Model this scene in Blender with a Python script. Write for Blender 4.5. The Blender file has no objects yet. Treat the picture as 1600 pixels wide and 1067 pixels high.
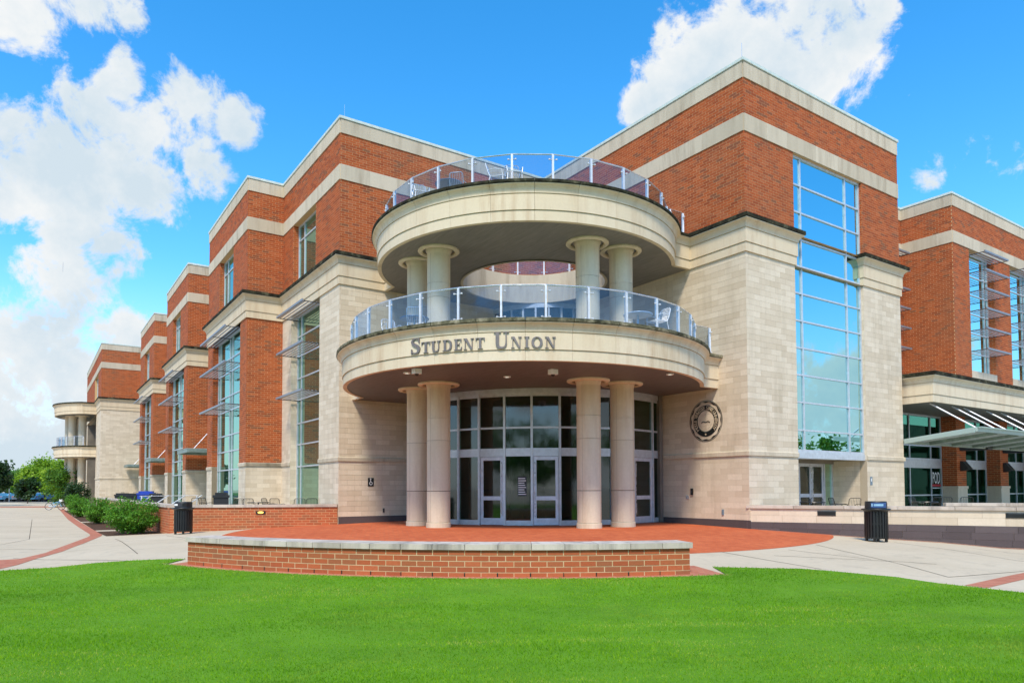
import bpy, bmesh, math, random
import numpy as np
from mathutils import Vector, Matrix, geometry

R = math.radians
random.seed(7)
rng = np.random.default_rng(7)
SC = bpy.context.scene
COL = SC.collection

# ------------------------------------------------------------------ camera
EYE = 1.31
cam_d = bpy.data.cameras.new('camera')
cam = bpy.data.objects.new('camera', cam_d)
COL.objects.link(cam)
cam_d.sensor_width = 36.0
cam_d.sensor_fit = 'HORIZONTAL'
cam_d.lens = 36.0 * 1094.84 / 1600.0
cam_d.shift_y = (722.85 - 533.5) / 1600.0
cam_d.clip_start = 0.1
cam_d.clip_end = 6000
_p, _r = 0.03692366, -0.00329121
_fw = Vector((0, math.cos(_p), math.sin(_p)))
_zc = Vector((0, -math.sin(_p), math.cos(_p)))
_ri = Vector((1, 0, 0)) * math.cos(_r) + _zc * math.sin(_r)
_up = Vector((-1, 0, 0)) * math.sin(_r) + _zc * math.cos(_r)
_m = Matrix((( _ri.x, _up.x, -_fw.x, 0), (_ri.y, _up.y, -_fw.y, 0), (_ri.z, _up.z, -_fw.z, EYE), (0, 0, 0, 1)))
cam.matrix_world = _m
SC.camera = cam

# ------------------------------------------------------------------ world, sun, exposure
SUN_EL, SUN_AZ = R(52), R(188)          # azimuth clockwise from +Y
world = bpy.data.worlds.new('World')
SC.world = world
world.use_nodes = True
wn = world.node_tree.nodes
wl = world.node_tree.links
wn.clear()


def wnode(t, **kw):
    n = wn.new(t)
    for k, v in kw.items():
        setattr(n, k, v)
    return n


def wmath(op, a, b=None, clamp=False):
    n = wnode('ShaderNodeMath', operation=op, use_clamp=clamp)
    for i, v in enumerate((a, b)):
        if v is None:
            continue
        if isinstance(v, (int, float)):
            n.inputs[i].default_value = v
        else:
            wl.new(v, n.inputs[i])
    return n.outputs[0]


sky = wnode('ShaderNodeTexSky', sky_type='NISHITA')
sky.sun_disc = False
sky.sun_elevation = SUN_EL
sky.sun_rotation = SUN_AZ
sky.altitude = 150
sky.air_density = 1.0
sky.dust_density = 0.4
sky.ozone_density = 3.0
hsv = wnode('ShaderNodeHueSaturation')
hsv.inputs['Hue'].default_value = 0.494
hsv.inputs['Saturation'].default_value = 1.36
hsv.inputs['Value'].default_value = 1.66
wl.new(sky.outputs[0], hsv.inputs['Color'])
tc = wnode('ShaderNodeTexCoord')
nrm = wnode('ShaderNodeVectorMath', operation='NORMALIZE')
wl.new(tc.outputs['Generated'], nrm.inputs[0])
DIR = nrm.outputs[0]


def wnoise(scale, detail, rough, off=(0, 0, 0), dist=0.0):
    a = wnode('ShaderNodeVectorMath', operation='ADD')
    wl.new(DIR, a.inputs[0])
    a.inputs[1].default_value = off
    n = wnode('ShaderNodeTexNoise')
    n.inputs['Scale'].default_value = scale
    n.inputs['Detail'].default_value = detail
    n.inputs['Roughness'].default_value = rough
    n.inputs['Distortion'].default_value = dist
    wl.new(a.outputs[0], n.inputs['Vector'])
    return n.outputs['Fac']


# each cloud: a few round cores (direction, angular radius) roughened by noise
CLOUDS = [(0.219, 0.833, 0.507, 0.062), (0.293, 0.799, 0.524, 0.096), (0.365, 0.778, 0.51, 0.073), (0.34, 0.807, 0.483, 0.069),
          (0.193, 0.82, 0.538, 0.035), (0.403, 0.752, 0.522, 0.028), (0.166, 0.86, 0.483, 0.027),
          (-0.534, 0.757, 0.377, 0.056), (-0.469, 0.79, 0.396, 0.072), (-0.439, 0.773, 0.458, 0.033), (-0.391, 0.811, 0.434, 0.057),
          (-0.336, 0.832, 0.441, 0.031), (-0.428, 0.827, 0.364, 0.054), (-0.374, 0.843, 0.387, 0.037), (-0.519, 0.79, 0.326, 0.068),
          (-0.526, 0.816, 0.238, 0.074), (-0.479, 0.832, 0.281, 0.04), (-0.561, 0.814, 0.154, 0.091), (-0.48, 0.856, 0.193, 0.041),
          (-0.526, 0.844, 0.105, 0.08), (-0.575, 0.816, 0.057, 0.069),
          (-0.497, 0.71, 0.505, 0.045), (-0.414, 0.74, 0.53, 0.028), (-0.459, 0.724, 0.515, 0.033),
          (0.487, 0.799, 0.353, 0.023), (0.538, 0.762, 0.36, 0.023), (0.552, 0.749, 0.366, 0.019), (0.483, 0.813, 0.325, 0.014)]
_cr = random.Random(3)
for k in range(15):                       # the same kind of clouds carry on around the rest of the sky
    az = R(58 + k * 16.2 + _cr.uniform(-4, 4))
    el = R(_cr.uniform(14, 30) if k % 2 and k > 4 else _cr.uniform(3, 7))
    CLOUDS.append((math.sin(az) * math.cos(el), math.cos(az) * math.cos(el), math.sin(el), _cr.uniform(0.07, 0.12) if k < 6 else _cr.uniform(.1, .17)))
    CLOUDS.append((math.sin(az + .1) * math.cos(el - .02), math.cos(az + .1) * math.cos(el - .02), math.sin(el - .02), _cr.uniform(0.06, 0.12)))
M = None
for (x, y, z, r) in CLOUDS:
    dn = wnode('ShaderNodeVectorMath', operation='DISTANCE')
    wl.new(DIR, dn.inputs[0])
    dn.inputs[1].default_value = (x, y, z)
    k_ = 1.24 if r > 0.026 else 2.2               # small ones are thin wisps: wide and weak
    v = wmath('SUBTRACT', 1.0, wmath('DIVIDE', dn.outputs['Value'], r * k_))
    v = wmath('MULTIPLY', v, 1.45) if r > 0.026 else wmath('MULTIPLY', wmath('SUBTRACT', v, 0.36), 0.85)
    M = v if M is None else wmath('MAXIMUM', M, v)
n1 = wnoise(13.0, 10.0, 0.66, (3.1, 0.4, 1.7), 0.3)
n2 = wnoise(7.0, 7.0, 0.62, (1.1, 5.4, 0.7))
n3 = wnoise(34.0, 6.0, 0.62, (0.3, 2.4, 4.7), 0.4)
rough = wmath('ADD', wmath('MULTIPLY', wmath('SUBTRACT', n1, 0.5), 3.2), wmath('MULTIPLY', wmath('SUBTRACT', n3, 0.5), 0.9))
val = wmath('ADD', wmath('MINIMUM', wmath('MAXIMUM', M, -1.2), 0.85), wmath('ADD', rough, -0.18))
mr = wnode('ShaderNodeMapRange', interpolation_type='SMOOTHSTEP')
mr.inputs['From Min'].default_value = -0.02
mr.inputs['From Max'].default_value = 0.55
wl.new(val, mr.inputs['Value'])
sep = wnode('ShaderNodeSeparateXYZ')
wl.new(DIR, sep.inputs[0])
shade = wnode('ShaderNodeMapRange')
shade.inputs['From Min'].default_value = 0.3
shade.inputs['From Max'].default_value = 0.7
shade.inputs['To Min'].default_value = 0.55
shade.inputs['To Max'].default_value = 1.0
wl.new(n2, shade.inputs['Value'])
edge = wnode('ShaderNodeMapRange')
edge.inputs['From Min'].default_value = 0.0
edge.inputs['From Max'].default_value = 1.2
edge.inputs['To Min'].default_value = 1.06
edge.inputs['To Max'].default_value = 0.9
wl.new(val, edge.inputs['Value'])
cb = wmath('MULTIPLY', shade.outputs[0], edge.outputs[0])
ccol = wnode('ShaderNodeMix', data_type='RGBA')
ccol.inputs['A'].default_value = (3.4, 4.0, 4.45, 1)
ccol.inputs['B'].default_value = (5.2, 5.15, 5.05, 1)
cbr = wnode('ShaderNodeMapRange')
cbr.inputs['From Min'].default_value = 0.62
cbr.inputs['From Max'].default_value = 1.0
wl.new(cb, cbr.inputs['Value'])
wl.new(cbr.outputs[0], ccol.inputs['Factor'])
# thin veil towards the horizon
veil = wnode('ShaderNodeMapRange', interpolation_type='SMOOTHSTEP')
veil.inputs['From Min'].default_value = 0.30
veil.inputs['From Max'].default_value = -0.02
veil.inputs['To Min'].default_value = 0.0
veil.inputs['To Max'].default_value = 0.8
wl.new(sep.outputs['Z'], veil.inputs['Value'])
vmix = wnode('ShaderNodeMix', data_type='RGBA')
wl.new(veil.outputs[0], vmix.inputs['Factor'])
wl.new(hsv.outputs[0], vmix.inputs['A'])
vmix.inputs['B'].default_value = (3.9, 4.85, 5.6, 1)
cmix = wnode('ShaderNodeMix', data_type='RGBA')
wl.new(mr.outputs[0], cmix.inputs['Factor'])
wl.new(vmix.outputs['Result'], cmix.inputs['A'])
wl.new(ccol.outputs['Result'], cmix.inputs['B'])
bg = wnode('ShaderNodeBackground')
bg.inputs['Strength'].default_value = 0.10
wl.new(cmix.outputs['Result'], bg.inputs['Color'])
wo = wnode('ShaderNodeOutputWorld')
wl.new(bg.outputs[0], wo.inputs['Surface'])

sun_d = bpy.data.lights.new('sun', 'SUN')
sun_d.energy = 2.1
sun_d.angle = R(10)
sun_d.color = (1.0, 0.89, 0.72)
sun = bpy.data.objects.new('sun', sun_d)
COL.objects.link(sun)
_sd = Vector((math.sin(SUN_AZ) * math.cos(SUN_EL), math.cos(SUN_AZ) * math.cos(SUN_EL), math.sin(SUN_EL)))
sun.rotation_euler = _sd.to_track_quat('Z', 'Y').to_euler()
sun.location = (0, -20, 60)

SC.view_settings.view_transform = 'Standard'
SC.view_settings.look = 'None'
SC.view_settings.gamma = 1.0
SC.view_settings.use_curve_mapping = False
SC.view_settings.exposure = 0.95


# ------------------------------------------------------------------ materials
class NT:
    def __init__(self, name):
        self.m = bpy.data.materials.new(name)
        self.m.use_nodes = True
        self.t = self.m.node_tree
        self.n = self.t.nodes
        self.n.clear()
        self.out = self.n.new('ShaderNodeOutputMaterial')

    def node(self, t, ins=None, **kw):
        n = self.n.new(t)
        for k, v in kw.items():
            setattr(n, k, v)
        for k, v in (ins or {}).items():
            s = n.inputs[k]
            if hasattr(v, 'is_output'):
                self.t.links.new(v, s)
            else:
                s.default_value = v
        return n

    def pos(self, scale=(1, 1, 1), kind='Position'):
        g = self.node('ShaderNodeNewGeometry').outputs['Position'] if kind == 'Position' else self.node('ShaderNodeTexCoord').outputs[kind]
        return self.node('ShaderNodeMapping', {'Vector': g, 'Scale': scale}).outputs[0]

    def noise(self, scale, detail=4, rough=0.55, vec=None, sc=(1, 1, 1), dist=0.0, kind='Position'):
        return self.node('ShaderNodeTexNoise', {'Vector': vec or self.pos(sc, kind), 'Scale': scale, 'Detail': detail, 'Roughness': rough, 'Distortion': dist}).outputs['Fac']

    def mrange(self, v, a, b, c=0.0, d=1.0):
        return self.node('ShaderNodeMapRange', {'Value': v, 'From Min': a, 'From Max': b, 'To Min': c, 'To Max': d}).outputs[0]

    def math(self, op, a, b=0.0):
        return self.node('ShaderNodeMath', {0: a, 1: b}, operation=op).outputs[0]

    def mix(self, f, a, b, blend='MIX'):
        return self.node('ShaderNodeMix', {'Factor': f, 'A': a, 'B': b}, data_type='RGBA', blend_type=blend).outputs['Result']

    def ramp(self, v, stops):
        r = self.node('ShaderNodeValToRGB', {'Fac': v})
        e = r.color_ramp.elements
        while len(e) < len(stops):
            e.new(0.5)
        for el, (p, c) in zip(e, stops):
            el.position = p
            el.color = (*c, 1)
        return r.outputs['Color']

    def rand(self):
        a = self.node('ShaderNodeNewGeometry').outputs['Random Per Island']
        b = self.node('ShaderNodeObjectInfo').outputs['Random']
        return self.math('FRACT', self.math('ADD', a, b))

    def bsdf(self, col, rough=0.7, metal=0.0, spec=0.4, bump=None, bstr=0.3, bdist=0.01, **kw):
        ins = {'Base Color': col, 'Roughness': rough, 'Metallic': metal, 'Specular IOR Level': spec}
        if bump is not None:
            ins['Normal'] = self.node('ShaderNodeBump', {'Height': bump, 'Strength': bstr, 'Distance': bdist}).outputs[0]
        ins.update(kw)
        b = self.node('ShaderNodeBsdfPrincipled', ins)
        return b.outputs[0]

    def end(self, sh):
        self.t.links.new(sh, self.out.inputs['Surface'])
        return self.m


def C4(r, g, b):
    return (r, g, b, 1.0)


def brick_mat(name, stops, dirt=0.35):
    t = NT(name)
    c = t.ramp(t.rand(), stops)
    n = t.noise(35, 4, 0.6)
    c = t.mix(t.mrange(n, 0.35, 0.75, 0.0, 0.35), c, C4(0.24, 0.07, 0.025))
    big = t.noise(0.55, 5, 0.6, sc=(1, 1, 0.5))
    c = t.mix(t.mrange(big, 0.5, 0.8, 0.0, dirt), c, C4(0.22, 0.10, 0.055))
    return t.end(t.bsdf(c, 0.85, spec=0.25, bump=n, bstr=0.25, bdist=0.004))


BR = [(0.0, (0.29, 0.060, 0.018)), (0.25, (0.40, 0.088, 0.023)), (0.5, (0.47, 0.108, 0.028)), (0.70, (0.37, 0.080, 0.021)), (0.84, (0.50, 0.135, 0.045)), (0.92, (0.26, 0.074, 0.033)), (1.0, (0.23, 0.088, 0.04))]
M_BRICK = brick_mat('tower_brick', BR, 0.42)
M_BRICKP = brick_mat('planter_brick', [(0.0, (0.38, 0.095, 0.038)), (0.3, (0.45, 0.115, 0.042)), (0.6, (0.50, 0.14, 0.055)), (0.8, (0.37, 0.115, 0.045)), (1.0, (0.33, 0.12, 0.055))], 0.3)


def mortar_mat(name, col):
    t = NT(name)
    n = t.noise(40, 4, 0.6)
    return t.end(t.bsdf(t.mix(n, C4(*[x * 0.8 for x in col]), C4(*[min(1, x * 1.15) for x in col])), 0.95, spec=0.1, bump=n, bstr=0.3))


M_MORTAR = mortar_mat('mortar', (0.60, 0.385, 0.20))
M_JOINT = mortar_mat('stone_joint', (0.47, 0.39, 0.28))
M_JDARK = mortar_mat('open_joint', (0.10, 0.08, 0.06))


def stone_mat(name, a, b, streak=0.35, spread=0.5, stain=(0.30, 0.24, 0.15)):
    t = NT(name)
    c = t.mix(t.mrange(t.rand(), 0, 1, 0.5 - spread, 0.5 + spread), C4(*a), C4(*b))
    n = t.noise(14, 6, 0.65)
    c = t.mix(t.mrange(n, 0.35, 0.75, 0.0, 0.25), c, C4(*[x * 0.72 for x in a]))
    s = t.noise(2.6, 5, 0.65, sc=(1, 1, 0.12))
    p = t.noise(0.5, 3, 0.5)
    f = t.math('MULTIPLY', t.mrange(s, 0.46, 0.68, 0, streak), t.mrange(p, 0.35, 0.65, 0.25, 1.0))
    c = t.mix(f, c, C4(*stain))
    return t.end(t.bsdf(c, 0.85, spec=0.2, bump=n, bstr=0.2, bdist=0.006))


M_STONE = stone_mat('limestone_block', (0.61, 0.51, 0.375), (0.74, 0.64, 0.495), 0.3, 0.5)
M_FASCIA = stone_mat('cast_stone', (0.66, 0.55, 0.385), (0.715, 0.61, 0.445), 0.6, 0.5, (0.44, 0.29, 0.16))
M_BAND = stone_mat('weathered_band_stone', (0.53, 0.455, 0.335), (0.63, 0.545, 0.41), 0.7, 0.5, (0.29, 0.23, 0.155))
M_CAP = stone_mat('weathered_cap_stone', (0.50, 0.425, 0.345), (0.62, 0.54, 0.45), 0.9, 0.6, (0.16, 0.14, 0.125))
M_COLUMN = stone_mat('column_stone', (0.67, 0.565, 0.405), (0.72, 0.62, 0.46), 0.6, 0.5, (0.44, 0.31, 0.19))
M_SLATE = stone_mat('dark_base_stone', (0.085, 0.068, 0.068), (0.13, 0.105, 0.105), 0.25, 0.5, (0.05, 0.045, 0.045))


def moss_mat(name, sh):
    t = NT(name)
    n = t.noise(3.0, 7, 0.7, sc=(1, 1, 1))
    c = t.ramp(n, [(0.36 + sh, (0.016, 0.014, 0.010)), (0.52 + sh, (0.04, 0.04, 0.024)), (0.64 + sh, (0.14, 0.13, 0.08)), (0.78 + sh, (0.34, 0.30, 0.21))])
    return t.end(t.bsdf(c, 0.95, spec=0.1, bump=t.noise(40, 4, 0.6), bstr=0.6))


M_MOSS = moss_mat('mossy_coping', 0.03)
M_MOSSL = moss_mat('weathered_coping', -0.12)


def flat(name, col, rough=0.5, metal=0.0, spec=0.5, var=0.12, nscale=6.0):
    t = NT(name)
    n = t.noise(nscale, 4, 0.6)
    c = t.mix(t.mrange(n, 0.3, 0.7, 0, 1), C4(*[x * (1 - var) for x in col]), C4(*[min(1, x * (1 + var)) for x in col]))
    return t.end(t.bsdf(c, t.mrange(n, 0.2, 0.8, max(0.02, rough - 0.08), min(1, rough + 0.08)), metal, spec))


M_ALU = flat('aluminium_frame', (0.56, 0.60, 0.64), 0.38, 0.35)
M_ALUDOOR = flat('door_aluminium', (0.58, 0.61, 0.67), 0.4, 0.3)
M_SHADE = flat('sunshade_aluminium', (0.27, 0.29, 0.32), 0.45, 0.4)
M_LOUVER = flat('louver_aluminium', (0.40, 0.42, 0.45), 0.4, 0.3)
M_DARKMETAL = flat('dark_metal', (0.05, 0.055, 0.06), 0.45, 0.3)
M_STEEL = flat('brushed_steel', (0.72, 0.73, 0.75), 0.28, 0.75)
M_POST = flat('white_aluminium', (0.66, 0.67, 0.70), 0.35, 0.2)
M_COPPER = flat('pale_green_coping', (0.60, 0.66, 0.58), 0.5, 0.1)
M_GREENSTEEL = flat('green_painted_steel', (0.22, 0.28, 0.25), 0.5, 0.2, var=0.25)
M_BLACK = flat('black_paint', (0.012, 0.014, 0.014), 0.35, 0.0)
M_BLACKPL = flat('black_plastic', (0.016, 0.018, 0.02), 0.5, 0.0)
M_LETTER = flat('letter_bronze', (0.19, 0.165, 0.155), 0.5, 0.3)
M_WHITE = flat('white_print', (0.78, 0.79, 0.78), 0.6)
M_RED = flat('red_print', (0.45, 0.03, 0.04), 0.6)
M_SIGNBLUE = flat('slate_blue_sign', (0.16, 0.22, 0.27), 0.5)
M_ROOF = flat('roof_membrane', (0.35, 0.34, 0.32), 0.9)
M_INT = flat('interior_dark_wall', (0.17, 0.15, 0.12), 0.8, var=0.3, nscale=0.8)
M_INTFLOOR = flat('interior_floor', (0.16, 0.12, 0.10), 0.35)
M_INTDARK = flat('interior_shadow', (0.03, 0.04, 0.042), 0.7, var=0.5, nscale=0.7)
M_CHAIRW = flat('white_wire', (0.70, 0.74, 0.80), 0.4, 0.2)
M_TABLEB = flat('blue_grey_tabletop', (0.15, 0.22, 0.33), 0.35, 0.2)
M_RUBBER = flat('rubber', (0.015, 0.015, 0.016), 0.7)
M_BIKEB = flat('bicycle_blue_paint', (0.16, 0.42, 0.60), 0.3)
M_BLUEBIN = flat('blue_plastic', (0.02, 0.06, 0.42), 0.4)
M_CARBLUE = flat('car_blue_paint', (0.10, 0.30, 0.48), 0.2)
M_CARWHITE = flat('car_white_paint', (0.75, 0.77, 0.8), 0.25)
M_CARGREY = flat('car_grey_paint', (0.25, 0.29, 0.33), 0.25)
M_CARRED = flat('car_dark_red_paint', (0.35, 0.05, 0.05), 0.25)
M_AUTOGLASS = flat('car_glass', (0.02, 0.03, 0.035), 0.06)
M_PALE = flat('pale_siding', (0.68, 0.68, 0.68), 0.7)


def emis(name, col, s):
    t = NT(name)
    e = t.node('ShaderNodeEmission', {'Color': C4(*col), 'Strength': s})
    return t.end(e.outputs[0])


M_LAMP = emis('lit_lamp', (1.0, 0.62, 0.12), 1.6)
M_LAMPW = emis('lit_downlight', (1.0, 0.93, 0.8), 0.9)


def mirror_glass(name, tint, refl, dark):
    t = NT(name)
    wob = t.noise(0.9, 2, 0.5)
    nb = t.node('ShaderNodeBump', {'Height': wob, 'Strength': 0.03, 'Distance': 0.05}).outputs[0]
    g = t.node('ShaderNodeBsdfGlossy', {'Color': C4(*tint), 'Roughness': 0.01, 'Normal': nb}).outputs[0]
    d = t.node('ShaderNodeBsdfDiffuse', {'Color': t.mix(t.mrange(t.noise(0.6, 3, 0.5), 0.3, 0.7), C4(*dark), C4(*[x * 1.8 for x in dark]))}).outputs[0]
    fr = t.node('ShaderNodeFresnel', {'IOR': 1.5}).outputs[0]
    f = t.mrange(fr, 0.04, 1.0, refl, 1.0)
    return t.end(t.node('ShaderNodeMixShader', {0: f, 1: d, 2: g}).outputs[0])


M_GLASSB = mirror_glass('tower_reflective_glass', (0.42, 0.70, 0.74), 0.64, (0.02, 0.07, 0.08))
M_GLASSD = mirror_glass('balcony_dark_glass', (0.6, 0.8, 0.9), 0.30, (0.015, 0.03, 0.045))
M_GLASSW = mirror_glass('right_wing_glass', (0.50, 0.82, 0.84), 0.38, (0.015, 0.03, 0.045))
M_GLASSL = mirror_glass('wing_green_glass', (0.58, 0.86, 0.73), 0.40, (0.028, 0.06, 0.045))


def clear_glass(name, tint, ior, add):
    t = NT(name)
    tr = t.node('ShaderNodeBsdfTransparent', {'Color': C4(*tint)}).outputs[0]
    g = t.node('ShaderNodeBsdfGlossy', {'Color': C4(0.9, 0.97, 1.0), 'Roughness': 0.05 if 'lobby' in name else 0.01}).outputs[0]
    fr = t.node('ShaderNodeFresnel', {'IOR': ior}).outputs[0]
    back = t.node('ShaderNodeNewGeometry').outputs['Backfacing']
    f = t.math('MULTIPLY', t.math('ADD', fr, add), t.math('SUBTRACT', 1.0, back))
    return t.end(t.node('ShaderNodeMixShader', {0: f, 1: tr, 2: g}).outputs[0])


M_LOBBY = clear_glass('lobby_tinted_glass', (0.32, 0.52, 0.43), 1.5, 0.05)
M_RAILGLASS = clear_glass('railing_glass', (0.80, 0.86, 0.92), 1.5, 0.05)


def canopy_glass():
    t = NT('canopy_frosted_glass')
    tr = t.node('ShaderNodeBsdfTranslucent', {'Color': C4(0.55, 0.68, 0.64)}).outputs[0]
    b = t.bsdf(C4(0.60, 0.69, 0.65), 0.2)
    return t.end(t.node('ShaderNodeMixShader', {0: 0.5, 1: tr, 2: b}).outputs[0])


M_CANOPY = canopy_glass()


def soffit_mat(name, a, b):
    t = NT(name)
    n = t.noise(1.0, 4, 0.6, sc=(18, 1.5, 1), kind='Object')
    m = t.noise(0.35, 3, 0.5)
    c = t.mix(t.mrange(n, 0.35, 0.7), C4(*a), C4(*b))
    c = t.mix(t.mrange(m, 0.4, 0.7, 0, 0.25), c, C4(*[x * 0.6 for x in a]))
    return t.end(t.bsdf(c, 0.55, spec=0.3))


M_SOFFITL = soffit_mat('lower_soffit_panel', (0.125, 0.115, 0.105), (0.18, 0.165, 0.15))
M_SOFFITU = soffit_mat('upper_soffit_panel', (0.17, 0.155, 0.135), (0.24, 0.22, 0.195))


def concrete_mat():
    t = NT('pavement_concrete')
    n = t.noise(9, 7, 0.65)
    m = t.noise(0.35, 5, 0.6)
    f = t.noise(120, 2, 0.5)
    c = t.mix(t.mrange(m, 0.3, 0.7), C4(0.53, 0.44, 0.305), C4(0.61, 0.515, 0.37))
    c = t.mix(t.mrange(n, 0.45, 0.8, 0, 0.3), c, C4(0.38, 0.34, 0.27))
    c = t.mix(t.mrange(f, 0.4, 0.7, 0, 0.2), c, C4(0.36, 0.33, 0.28))
    b = t.noise(1.4, 6, 0.7, dist=0.6)
    c = t.mix(t.mrange(b, 0.52, 0.72, 0, 0.4), c, C4(0.30, 0.255, 0.19))
    return t.end(t.bsdf(c, 0.9, spec=0.2, bump=n, bstr=0.15))


M_CONC = concrete_mat()


def paver_mat(name, a, b, c3, rot=0.0, bw=0.20, bh=0.10):
    t = NT(name)
    g = t.node('ShaderNodeNewGeometry').outputs['Position']
    v = t.node('ShaderNodeMapping', {'Vector': g, 'Rotation': (0, 0, rot)}).outputs[0]
    br = t.node('ShaderNodeTexBrick', {'Vector': v, 'Color1': C4(*a), 'Color2': C4(*b), 'Mortar': C4(*c3), 'Scale': 1.0, 'Mortar Size': 0.005, 'Brick Width': bw, 'Row Height': bh, 'Bias': 0.0})
    n = t.noise(0.6, 5, 0.6)
    n2 = t.noise(25, 4, 0.6)
    c = t.mix(t.mrange(n, 0.4, 0.75, 0, 0.35), br.outputs['Color'], C4(*[x * 0.75 for x in a]))
    c = t.mix(t.mrange(n2, 0.5, 0.8, 0, 0.25), c, C4(*c3))
    return t.end(t.bsdf(c, 0.9, spec=0.12, bump=br.outputs['Fac'], bstr=0.3, bdist=-0.004))


M_PAVER = paver_mat('plaza_clay_paver', (0.50, 0.10, 0.036), (0.64, 0.165, 0.06), (0.36, 0.14, 0.08), R(34.4))
M_PAVERP = paver_mat('band_clay_paver', (0.42, 0.14, 0.085), (0.52, 0.20, 0.12), (0.42, 0.24, 0.17), R(10))


def ground_mat(name, a, b, c, s1=4, s2=40):
    t = NT(name)
    n = t.noise(s1, 6, 0.65)
    n2 = t.noise(s2, 4, 0.6)
    k = t.mix(t.mrange(n, 0.3, 0.7), C4(*a), C4(*b))
    k = t.mix(t.mrange(n2, 0.45, 0.75, 0, 0.6), k, C4(*c))
    return t.end(t.bsdf(k, 0.95, spec=0.1, bump=n2, bstr=0.6, bdist=0.03))


M_MULCH = ground_mat('bark_mulch', (0.075, 0.042, 0.026), (0.13, 0.075, 0.045), (0.03, 0.018, 0.012), 6, 45)
M_ASPHALT = ground_mat('asphalt', (0.05, 0.05, 0.052), (0.07, 0.07, 0.07), (0.04, 0.04, 0.04))
M_FARGRASS = ground_mat('far_grass', (0.06, 0.14, 0.02), (0.09, 0.19, 0.03), (0.05, 0.10, 0.02), 0.2, 4)
M_SOIL = ground_mat('lawn_turf', (0.085, 0.23, 0.012), (0.13, 0.31, 0.018), (0.22, 0.30, 0.05), 1.2, 60)


def leaf_mat(name, cols, trans=0.35, big=1.4, island=True, spec=0.35, sc=(1, 1, 1)):
    t = NT(name)
    n = t.noise(big, 5, 0.65, sc=sc)
    f = t.math('ADD', t.math('MULTIPLY', t.rand(), 0.5), t.math('MULTIPLY', t.mrange(n, 0.36, 0.64), 0.5)) if island else n
    c = t.ramp(f, cols)
    if name == 'grass_blade':
        p = t.noise(0.55, 6, 0.7, dist=0.8)
        c = t.mix(t.mrange(p, 0.52, 0.72, 0, 0.55), c, C4(0.50, 0.50, 0.10))
        p2 = t.noise(0.8, 5, 0.7, (t.pos((.2, 1.3, 1))))
        c = t.mix(t.mrange(p2, 0.5, 0.7, 0, 0.5), c, C4(0.07, 0.24, 0.008))
    b = t.bsdf(c, 0.55, spec=spec)
    tr = t.node('ShaderNodeBsdfTranslucent', {'Color': t.mix(0.5, c, C4(0.30, 0.46, 0.03))}).outputs[0]
    return t.end(t.node('ShaderNodeMixShader', {0: trans, 1: b, 2: tr}).outputs[0])


M_GRASS = leaf_mat('grass_blade', [(0.10, (0.10, 0.28, 0.006)), (0.45, (0.21, 0.46, 0.010)), (0.75, (0.33, 0.56, 0.016)), (0.97, (0.62, 0.62, 0.15))], 0.5, 1.1, spec=0.08, sc=(0.28, 1.0, 1.0))
M_SHRUB = leaf_mat('shrub_leaf', [(0.1, (0.035, 0.12, 0.010)), (0.5, (0.09, 0.28, 0.018)), (0.85, (0.19, 0.43, 0.035)), (1.0, (0.32, 0.52, 0.07))], 0.3, 3)
M_TREEL = leaf_mat('bright_tree_leaf', [(0.1, (0.10, 0.22, 0.01)), (0.5, (0.24, 0.42, 0.02)), (0.95, (0.46, 0.60, 0.06))], 0.45, 0.7)
M_TREEM = leaf_mat('mid_tree_leaf', [(0.1, (0.03, 0.10, 0.012)), (0.5, (0.07, 0.20, 0.02)), (0.95, (0.14, 0.29, 0.04))], 0.35, 0.7)
M_TREED = leaf_mat('dark_tree_leaf', [(0.1, (0.008, 0.028, 0.012)), (0.5, (0.018, 0.055, 0.018)), (0.95, (0.04, 0.10, 0.03))], 0.2, 0.9)
M_BARK = flat('bark', (0.10, 0.075, 0.055), 0.9, var=0.35, nscale=12)


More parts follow.
